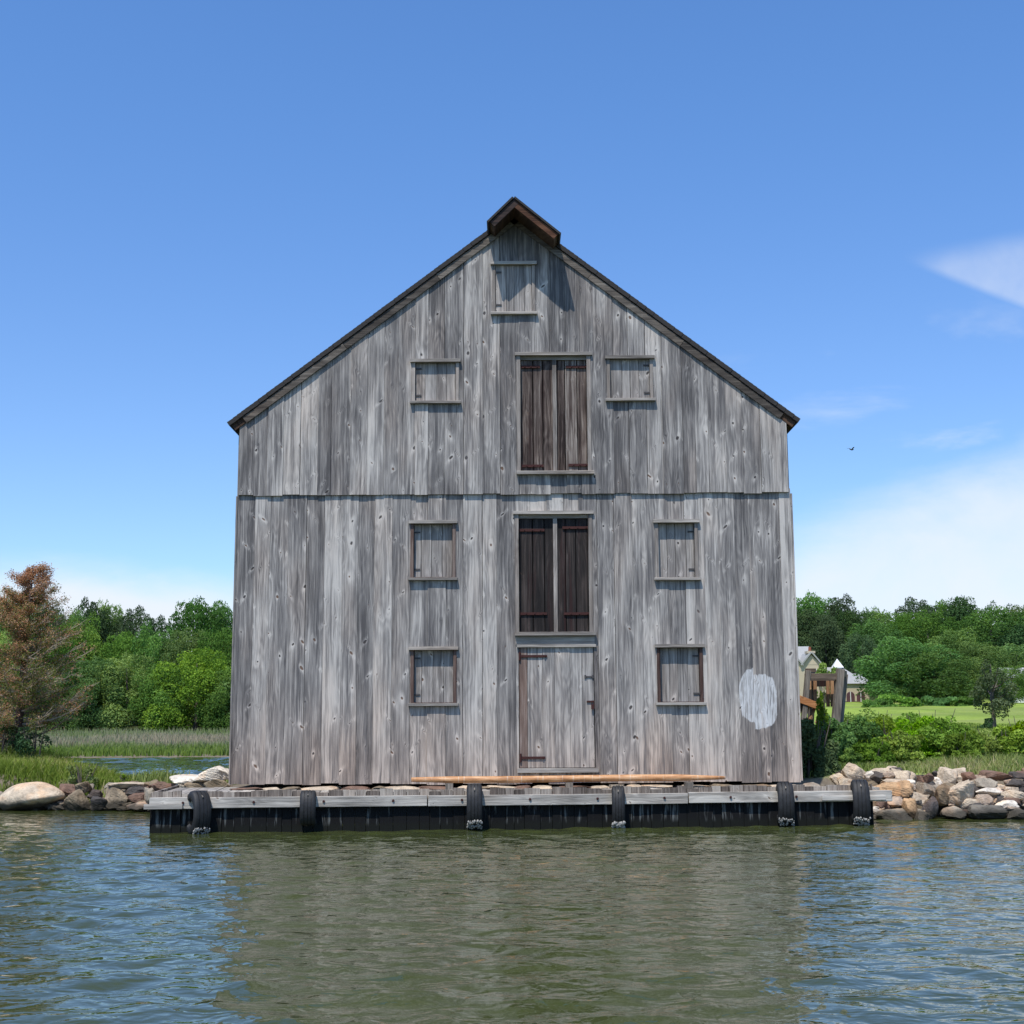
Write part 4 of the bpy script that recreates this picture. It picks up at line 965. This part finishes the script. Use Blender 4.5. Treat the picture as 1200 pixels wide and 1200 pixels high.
# ------------------------------------------------------------------ far houses
def gable_house(name, label, px0, px1, eave_py, ridge_py, Yd, depth, along_x=True, base_drop=3.0):
    a, b = P(px0, eave_py, Yd), P(px1, eave_py, Yd); rz_ = P((px0+px1)/2, ridge_py, Yd).z
    cx = (a.x+b.x)/2; g = gh(cx, Yd)-0.3; W = (b.x-a.x)/2; ze = a.z-g; zr_ = rz_-g
    root = empty(name, (cx, Yd, g)); tag(root, label, 'house'); return root, W, ze, zr_
# cream house with gable facing us and chimney
hs, W, ze, zg = gable_house('cream_house', 'cream house with twin pale gables and red topped chimney, just right of the warehouse', 916.5, 962.5, 779, 765.5, 126, 8)
mb = MB(); mb.box(-W, W, 0.02, 8, 0, ze)
for g0 in (-W*0.5, W*0.5): mb.prism([(g0-W*0.5+0.01, ze), (g0+W*0.5-0.01, ze), (g0, zg-0.15)], 0.0, 2.0)
mb.build('wall', M['stucco'], hs)
mb = MB()
for g0 in (-W*0.5, W*0.5):
    for sg in (-1, 1):
        slab(mb, [(g0+sg*(W*0.5+0.06), ze-0.1+0.0), (g0, zg+0.02)], -0.25+0.01*sg, 4.2, -0.12, 0.0)
mb.prism([(-W-0.1, ze+0.1), (W+0.1, ze+0.1), (W+0.1, ze+0.2), (-W-0.1, ze+0.2)], 2.0, 8.1)
mb.add([(-W, 1.5, ze+0.2), (W, 1.5, ze+0.2), (W, 5, zg+0.9), (-W, 5, zg+0.9), (-W, 8.2, ze+0.2), (W, 8.2, ze+0.2)], [(0, 1, 2, 3), (3, 2, 5, 4), (0, 3, 4), (1, 5, 2)])
rf = mb.build('roof', M['slate'], hs)
cp = P(953, 775, 125.5)-hs.location; ct = P(953, 761, 125.5)-hs.location
mb = MB(); mb.box(cp.x-0.32, cp.x+0.32, 0.3, 1.2, 0, ct.z-0.1); mb.box(cp.x-0.38, cp.x+0.38, 0.22, 1.28, ct.z-0.3, ct.z-0.1); ch = mb.build('chimney', M['stucco'], hs)
mb = MB(); mb.tube([(cp.x, 0.75, ct.z-0.1), (cp.x, 0.75, ct.z+0.3)], [0.15, 0.12], 8); mb.build('chimney_pot', M['brick_red'], ch)
for xx in (-W*0.5, W*0.5):
    mb = MB(); mb.box(xx-0.45, xx+0.45, -0.03, 0.015, ze-1.6, ze-0.4); fo = mb.build('window', M['whitetrim'], hs); mb = MB(); mb.box(xx-0.36, xx+0.36, -0.045, -0.034, ze-1.5, ze-0.5); mb.build('pane', M['glass_dark'], fo)
# house with cupola and arched windows
c0 = P(985, 815, 122); g = P(985, 822, 122).z; hb = empty('cupola_house', (c0.x, 122, g)); tag(hb, 'cream wing with pale grey roof, small white cupola and two arched windows', 'house')
def HB(px, py, Yd=122): return P(px, py, Yd)-hb.location
a, b = HB(972, 790), HB(1000, 779)
mb = MB(); mb.box(a.x, b.x, 3.0, 8, 0, a.z); mb.build('upper_wall', M['stucco'], hb)
mb = MB(); mb.add([(a.x-0.3, 2.6, a.z-0.1), (b.x+0.9, 2.6, a.z-0.1), (b.x+0.3, 5.5, b.z), (a.x-0.3, 5.5, b.z), (b.x+0.9, 8.4, a.z-0.1), (a.x-0.3, 8.4, a.z-0.1)], [(0, 1, 2, 3), (3, 2, 4, 5), (1, 4, 2), (0, 3, 5), (0, 5, 4, 1)])
mb.build('roof', M['slate'], hb)
q = HB(998, 783); mb = MB(); mb.box(q.x-0.32, q.x+0.32, 5.0, 5.7, q.z-1.0, q.z+0.25); cu = mb.build('cupola', M['whitetrim'], hb)
mb = MB(); mb.add([(q.x-0.5, 4.85, q.z+0.25), (q.x+0.5, 4.85, q.z+0.25), (q.x+0.5, 5.85, q.z+0.25), (q.x-0.5, 5.85, q.z+0.25), (q.x, 5.35, q.z+1.1)], [(0, 1, 4), (1, 2, 4), (2, 3, 4), (3, 0, 4), (3, 2, 1, 0)]); mb.build('cupola_roof', M['whitetrim'], cu)
wl, wr_ = HB(988, 815), HB(1018, 801)
mb = MB(); mb.box(wl.x, wr_.x, 0, 4, 0, wr_.z); mb.build('wing_wall', M['stucco'], hb)
mb = MB(); mb.add([(wl.x-0.2, -0.2, wr_.z), (wr_.x+0.2, -0.2, wr_.z), (wr_.x+0.2, 3.4, wr_.z+1.0), (wl.x-0.2, 3.4, wr_.z+1.0), (wl.x-0.2, 4, wr_.z), (wr_.x+0.2, 4, wr_.z)], [(0, 1, 2, 3), (3, 2, 5, 4), (1, 5, 2), (0, 3, 4), (0, 4, 5, 1)]); mb.build('wing_roof', M['slate'], hb)
for px in (996.5, 1008.5):
    q = HB(px, 812); mb = MB(); r_w = 0.36
    arc = [(q.x+r_w*math.cos(t), q.z-0.25+r_w*math.sin(t)) for t in np.linspace(0, math.pi, 10)]
    mb.prism([(q.x-r_w, q.z-0.9), (q.x+r_w, q.z-0.9)]+arc, -0.04, -0.003); wn = mb.build('arched_window', M['glass_violet'], hb)
    mb = MB(); mb.box(q.x-0.03, q.x+0.03, -0.06, -0.043, q.z-0.9, q.z+0.1); mb.build('mullion', M['whitetrim'], wn)
# roof glimpse at far right
c0 = P(1196, 800, 112); g = gh(c0.x, 112)-0.3; hc = empty('white_house', (c0.x, 112, g)); tag(hc, 'white house half hidden by trees at the right edge', 'house')
q = P(1188, 797, 112)-hc.location; q2 = P(1215, 791, 112)-hc.location
mb = MB(); mb.box(q.x, q2.x, 0, 5, 0, q.z+0.2); mb.build('wall', M['whitetrim'], hc)
mb = MB(); mb.add([(q.x-0.3, -0.3, q.z+0.2), (q2.x+0.3, -0.3, q.z+0.2), (q2.x+0.3, 2.5, q2.z+0.7), (q.x-0.3, 2.5, q2.z+0.7), (q2.x+0.3, 5.3, q.z+0.2), (q.x-0.3, 5.3, q.z+0.2)], [(0, 1, 2, 3), (3, 2, 4, 5), (1, 4, 2), (0, 3, 5)]); mb.build('roof', M['slate'], hc)
mb = MB(); mb.box(q.x+0.5, q.x+1.3, -0.03, -0.003, q.z-1.2, q.z-0.4); mb.build('window', M['glass_dark'], hc)

# ------------------------------------------------------------------ timber trestle with ramp
TY = 31.0
tr0 = P(962, 870, TY); ts = empty('timber_trestle', (tr0.x, TY, gh(tr0.x, TY))); tag(ts, 'leaning grey timber frame with an orange ramp beam, in the weeds right of the warehouse', 'trestle')
def T(px, py, dy=0.0): return P(px, py, TY+dy)-ts.location
def tpart(name, a, b, w_, h_, mat, **k): mb = MB(); mb.bar(a, b, w_, h_, **k); return mb.build(name, mat, ts, bevel=0.006)
tpart('post', T(947, 786), T(940, 862), 0.11, 0.15, M['grey_timber'])
tpart('post', T(985, 784), T(975, 890), 0.17, 0.17, M['grey_timber'])
tpart('post', T(989, 790, 0.5), T(980, 880, 0.5), 0.16, 0.16, M['grey_timber'])
tpart('post', T(953, 790, 0.6), T(948, 880, 0.6), 0.13, 0.13, M['grey_timber'])
tpart('crossbeam', T(943.5, 793, 0.02), T(983, 793, 0.02), 0.14, 0.14, M['grey_timber_x'])
tpart('cap_block', T(944, 785.5, 0.05), T(956, 785.5, 0.05), 0.10, 0.08, M['grey_timber_x'])
tpart('crossbeam', T(950, 797, 0.55), T(990, 796, 0.55), 0.12, 0.16, M['grey_timber_x'])
tpart('side_rail', T(985, 789, 0.0), T(989, 790, 0.55), 0.14, 0.14, M['grey_timber_x'])
tpart('dark_inside_panel', T(946, 801, 0.46), T(982, 801, 0.46), 0.04, 0.14, M['black_door'])  # black panel added to stand for the dark, shaded inside of the frame
tpart('ramp_beam', T(922, 813.5, -0.05), T(962, 829, -0.05), 0.10, 0.155, M['orange_timber'])
for px in (948.5, 955, 970, 975): tpart('baluster', T(px, 798, 0.38), T(px+0.5, 828, 0.3), 0.075, 0.06, M['tan_timber'])
for px, dy in ((934, 0.0), (941, 0.02), (948, 0.04), (956, 0.06)): tpart('stub_rail', T(px+7, 822+(px-934)*0.42, 0.1), T(px+1, 838+(px-934)*0.45, 0.0), 0.07, 0.06, M['tan_timber'])

# ------------------------------------------------------------------ shrubs on the right bank
sh = [ # px, top, Y, width, material, label
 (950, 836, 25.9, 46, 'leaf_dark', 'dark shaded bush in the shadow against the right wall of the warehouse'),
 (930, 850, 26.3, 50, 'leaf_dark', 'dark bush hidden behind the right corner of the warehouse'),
 (975, 832, 27.4, 40, 'leaf_mid', 'leafy bush growing around the foot of the timber frame'),
 (963, 800, 27.3, 17, 'leaf_bright', 'narrow leafy sapling climbing up inside the timber frame'),
 (1000, 836, 28.8, 54, 'leaf_mid', 'green bush just right of the timber frame'),
 (1040, 832, 30.0, 72, 'leaf_shrub', 'yellow green bush in the middle of the right bank'),
 (1075, 832, 28.8, 64, 'leaf_shrub', 'leafy bright bush above the egg shaped rock'),
 (1105, 838, 28.4, 58, 'leaf_shrub', 'bright round bush over the biggest tan block'),
 (1088, 824, 34.0, 60, 'leaf_bright', 'taller green bush behind the bright round one, before the lawn'),
 (1020, 826, 36.0, 70, 'leaf_bright', 'green bush behind, below the cream wing with the arched windows'),
 (1172, 846, 28.8, 54, 'leaf_shrub', 'yellow green bush near the right edge, left of the last one'),
 (1198, 832, 28.8, 50, 'leaf_shrub', 'tall bright bush cut by the right edge'),
 (1058, 850, 27.4, 46, 'leaf_shrub', 'low yellow green bush just behind the tan dome rock'),
 (1125, 852, 27.8, 44, 'leaf_shrub', 'bright bush right of the round one, over the tan top block'),
 (1022, 862, 27.2, 40, 'leaf_bright', 'low green bush behind the pale flat rock near the dock end'),
 (1058, 830, 32.5, 50, 'leaf_bright', 'leafy bush in the middle distance between the two yellow green ones'),
 (1150, 856, 28.3, 36, 'leaf_shrub', 'small bright bush below the thin lawn tree'),
 (985, 872, 26.6, 36, 'leaf_mid', 'low weeds bush between the warehouse shadow and the stone bank'),
 (1240, 835, 29.0, 60, 'leaf_shrub', 'bright bush beyond the right edge')]
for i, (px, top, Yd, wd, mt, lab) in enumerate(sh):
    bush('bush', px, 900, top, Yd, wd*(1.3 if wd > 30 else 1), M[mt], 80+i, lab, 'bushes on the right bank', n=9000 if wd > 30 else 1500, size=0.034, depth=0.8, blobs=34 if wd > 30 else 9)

# ------------------------------------------------------------------ grasses
def blades(name, xs, ys, hs, wd, mat, rnd, label, cat, lean=0.35, seed=1):
    rs = np.random.default_rng(seed); n = len(xs); zs = height(xs, ys)
    a = rs.uniform(0, 2*math.pi, n); dx_, dy_ = np.cos(a), np.sin(a); ln = rs.normal(size=(n, 2))*lean*hs[:, None]
    b0 = np.stack([xs-dx_*wd, ys-dy_*wd, zs-0.03], -1); b1 = np.stack([xs+dx_*wd, ys+dy_*wd, zs-0.03], -1)
    m0 = np.stack([xs-dx_*wd*0.7+ln[:, 0]*0.35, ys-dy_*wd*0.7+ln[:, 1]*0.35, zs+hs*0.6], -1); m1 = np.stack([xs+dx_*wd*0.7+ln[:, 0]*0.35, ys+dy_*wd*0.7+ln[:, 1]*0.35, zs+hs*0.6], -1)
    tp_ = np.stack([xs+ln[:, 0], ys+ln[:, 1], zs+hs], -1); tq = tp_+np.stack([dx_, dy_, dx_*0], -1)*wd*0.15
    V = np.stack([b0, b1, m1, m0, tq, tp_], 1).reshape(-1, 3); i = np.arange(n)*6
    F = np.concatenate([np.stack([i, i+1, i+2, i+3], -1), np.stack([i+3, i+2, i+4, i+5], -1)])
    o = np_mesh(name, V, F, mat, np.concatenate([rnd, rnd])); tag(o, label, cat, None, 'stuff'); return o
rs = np.random.default_rng(20)
def nz(x, y, s): return 0.5+0.25*(np.sin(x*s+y*s*0.6)+np.sin(y*s*1.3-x*s*0.7+1.7))
n = 26000; xs = rs.uniform(-15.5, -8.2, n); ys = rs.uniform(28.9, 36, n)
hs = (0.16+0.30*nz(xs, ys, 1.6)*rs.uniform(0.5, 1.2, n))*np.interp(xs, [-9.3, -8.2], [1, 0.25]); blades('shore_grass', xs, ys, hs, 0.012, M['grass'], np.clip(nz(xs, ys, 0.9)*0.7+rs.normal(size=n)*0.2, 0, 1), 'rough green grass on the left shore behind the boulder', 'grass', seed=2)
n = 5000; xs = rs.uniform(-9.5, -5.2, n); ys = rs.uniform(28.3, 32.5, n); clump = (nz(xs*3, ys*2, 1.1) > 0.62)
xs, ys = xs[clump], ys[clump]; n = len(xs); blades('weed_tufts', xs, ys, rs.uniform(0.08, 0.30, n), 0.014, M['grass'], rs.uniform(0, 0.8, n), 'green weed tufts on the stone wall beside the cove', 'weeds', seed=3)
n = 46000; ys = rs.uniform(76.5, 103, n); xs = rs.uniform(-48, -8, n)
bandv = (ys-76.5)/26.5+0.12*np.sin(xs*0.35)+0.08*np.sin(xs*0.9+2)
hs = np.interp(bandv, [0, 0.12, 0.3, 1], [0.35, 0.45, 0.75, 0.95])*rs.uniform(0.7, 1.15, n)
rv = np.interp(bandv, [0, 0.14, 0.26, 0.55, 0.75, 1], [0.0, 0.08, 0.65, 0.75, 0.35, 0.28])+0.3*(nz(xs, ys, 0.25)-0.5)+rs.normal(size=n)*0.13
blades('marsh_grass', xs, ys, hs, 0.05, M['marsh'], np.clip(rv, 0, 1), 'band of pinkish and green marsh grass beyond the cove', 'marsh grass', 0.15, seed=4)
n = 42000; xs = rs.uniform(5.2, 14, n); ys = rs.uniform(25.8, 34, n)
hs = (0.10+0.26*nz(xs, ys, 1.3)*rs.uniform(0.4, 1.1, n))*np.interp(ys, [25.8, 26.6], [0.5, 1])
blades('bank_weeds', xs, ys, hs, 0.013, M['grass'], np.clip(nz(xs, ys, 1.1)*0.75+rs.normal(size=n)*0.2, 0, 1), 'tall green weeds on the right bank between the bushes', 'weeds', seed=5)
n = 26000; ys = 34+22*rs.random(n)**1.3; xs = rs.uniform(0.18, 0.46, n)*ys
blades('lawn_grass', xs, ys, rs.uniform(0.03, 0.09, n), 0.03, M['grass'], np.clip(rs.normal(0.4, 0.15, n), 0, 1), 'sunlit rough lawn rising behind the bushes', 'lawn', seed=6)

# ------------------------------------------------------------------ dying cedar on the left
cb_ = P(18, 893, 33.0); gz = gh(cb_.x, 33.0); ced = empty('dying_cedar', (cb_.x, 33.0, gz)); tag(ced, 'half dead cedar with bare grey branches and rusty brown needles at the left edge', 'tree')
CH = P(30, 662, 33.0).z-gz; r3 = random.Random(9)
tk = MB(); tpts = [Vector((0.02+0.18*(i/8)**1.5, 0, CH*i/8)) for i in range(9)]; tk.tube(tpts, [0.13*(1-i/8.6) for i in range(9)], 9); tk.build('trunk', M['brownbark'], ced, smooth=True)
def tpos(h): f = h/CH*8; i = min(int(f), 7); return tpts[i].lerp(tpts[i+1], f-i)
br = MB(); tips = []; 
for k in range(105):
    h = CH*(0.10+0.88*(k/105)); a = r3.uniform(0, 6.28); prof = 1.60*(1-(h/CH))**0.75+0.16
    if math.cos(a) > 0.3: prof *= 1.08
    l = prof*r3.uniform(0.6, 1.1); d0 = Vector((math.cos(a), math.sin(a), 0)); p0 = tpos(h); pts = [p0]; n_s = 7
    rise = r3.uniform(0.25, 0.75)
    for j in range(1, n_s+1):
        f = j/n_s; pts.append(p0+d0*l*f+Vector((r3.uniform(-.03, .03), r3.uniform(-.03, .03), l*(rise*f**1.7-0.08*f)+r3.uniform(-.02, .02))))
    r_b = 0.010+0.014*l*(1 if h < CH*0.6 else 0.6); br.tube(pts, [r_b*(1-0.8*j/n_s) for j in range(n_s+1)], 5)
    for j in range(2, n_s+1):
        for q_ in range(4):
            b_ = pts[j].lerp(pts[j-1], r3.random()); a2 = a+r3.uniform(-1.2, 1.2); l2 = l*r3.uniform(0.12, 0.34)
            e = b_+Vector((math.cos(a2)*l2, math.sin(a2)*l2, l2*r3.uniform(-0.1, 0.8))); mm = b_.lerp(e, 0.5)+Vector((0, 0, -0.04*l2))
            br.tube([b_, mm, e], [0.006, 0.0045, 0.002], 3, cap=False); tips.append((mm, h/CH, a)); tips.append((e, h/CH, a))
            for w_ in range(2):
                e2 = mm+Vector((r3.uniform(-1, 1), r3.uniform(-1, 1), r3.uniform(-0.3, 0.9)))*l2*0.45; br.tube([mm, e2], [0.0035, 0.0015], 3, cap=False); tips.append((e2, h/CH, a))
br.build('branches', M['deadwood'], ced)
def needle_mesh(sel, per, name, mat, seed, spread=0.055):
    rs = np.random.default_rng(seed); C = np.repeat(np.array([tuple(p) for p in sel]), per, 0)+rs.normal(size=(len(sel)*per, 3))*spread
    V, F = leaves(C, np.tile([0, 0, 0.4], (len(C), 1)), 0.020, rs, aspect=0.45, jitter=1.0)
    base = np.repeat(rs.random(len(sel)), per); np_mesh(name, V, F, mat, np.clip(base*0.7+rs.random(len(C))*0.3, 0, 1), ced)
rust = [p for p, h, a in tips if r3.random() < (0.34 if h < 0.45 else 0.5)*(1.0 if math.cos(a) < 0.4 else 0.35)+(0.1 if h > 0.8 else 0)]
grn = [p for p, h, a in tips if 0.15 < h < 0.85 and r3.random() < 0.30]
needle_mesh(rust, 15, 'rusty_needles', M['needle_rust'], 31); needle_mesh(grn, 13, 'olive_needles', M['needle_green'], 32)
bush('dark_shrub', 44, 893, 843, 32.6, 50, M['leaf_dark'], 61, 'dark low shrub right of the cedar trunk', cat='shrub', n=1500, size=0.035, blobs=16)
bush('dark_shrub', 2, 893, 835, 32.8, 50, M['leaf_dark'], 62, 'dark low shrub left of the cedar trunk', cat='shrub', n=1500, size=0.035, blobs=16)
bush('seed_grass_clump', 97, 922, 890, 29.6, 50, M['grass'], 63, 'straw topped grass clump right of the boulder by the cove', cat='grass clump', n=2200, size=0.03, blobs=14)
bush('weed_plant', 144, 920, 903, 29.6, 12, M['leaf_shrub'], 64, 'small single weed plant standing on the wall before the cove', cat='weed', n=350, size=0.022, blobs=6)

# ------------------------------------------------------------------ the bird
bp0 = P(998, 527, 60); bird = empty('bird', bp0, R(35)); tag(bird, 'tiny dark bird flying in the sky right of the roof', 'bird')
mb = MB(); mb.tube([(-0.13, 0, 0.0), (-0.08, 0, 0.005), (0.0, 0, 0.0), (0.08, 0, 0.01), (0.11, 0, 0.015), (0.135, 0, 0.01)], [0.012, 0.022, 0.034, 0.024, 0.02, 0.004], 8); bo = mb.build('body', M['dark_bird'], bird, smooth=True)
for sg in (-1, 1):
    mb = MB(); mb.add([(0.05, 0.02*sg, 0.02), (-0.04, 0.02*sg, 0.015), (-0.05, 0.13*sg, 0.09), (0.03, 0.14*sg, 0.10), (-0.07, 0.25*sg, 0.08), (0.05, 0.02*sg, 0.012), (-0.04, 0.02*sg, 0.008), (-0.05, 0.13*sg, 0.083), (0.03, 0.14*sg, 0.092)],
        [(0, 1, 2, 3), (3, 2, 4), (8, 7, 6, 5), (4, 7, 8), (0, 5, 6, 1), (1, 6, 7, 2), (0, 3, 8, 5)]); mb.build('wing', M['dark_bird'], bird)
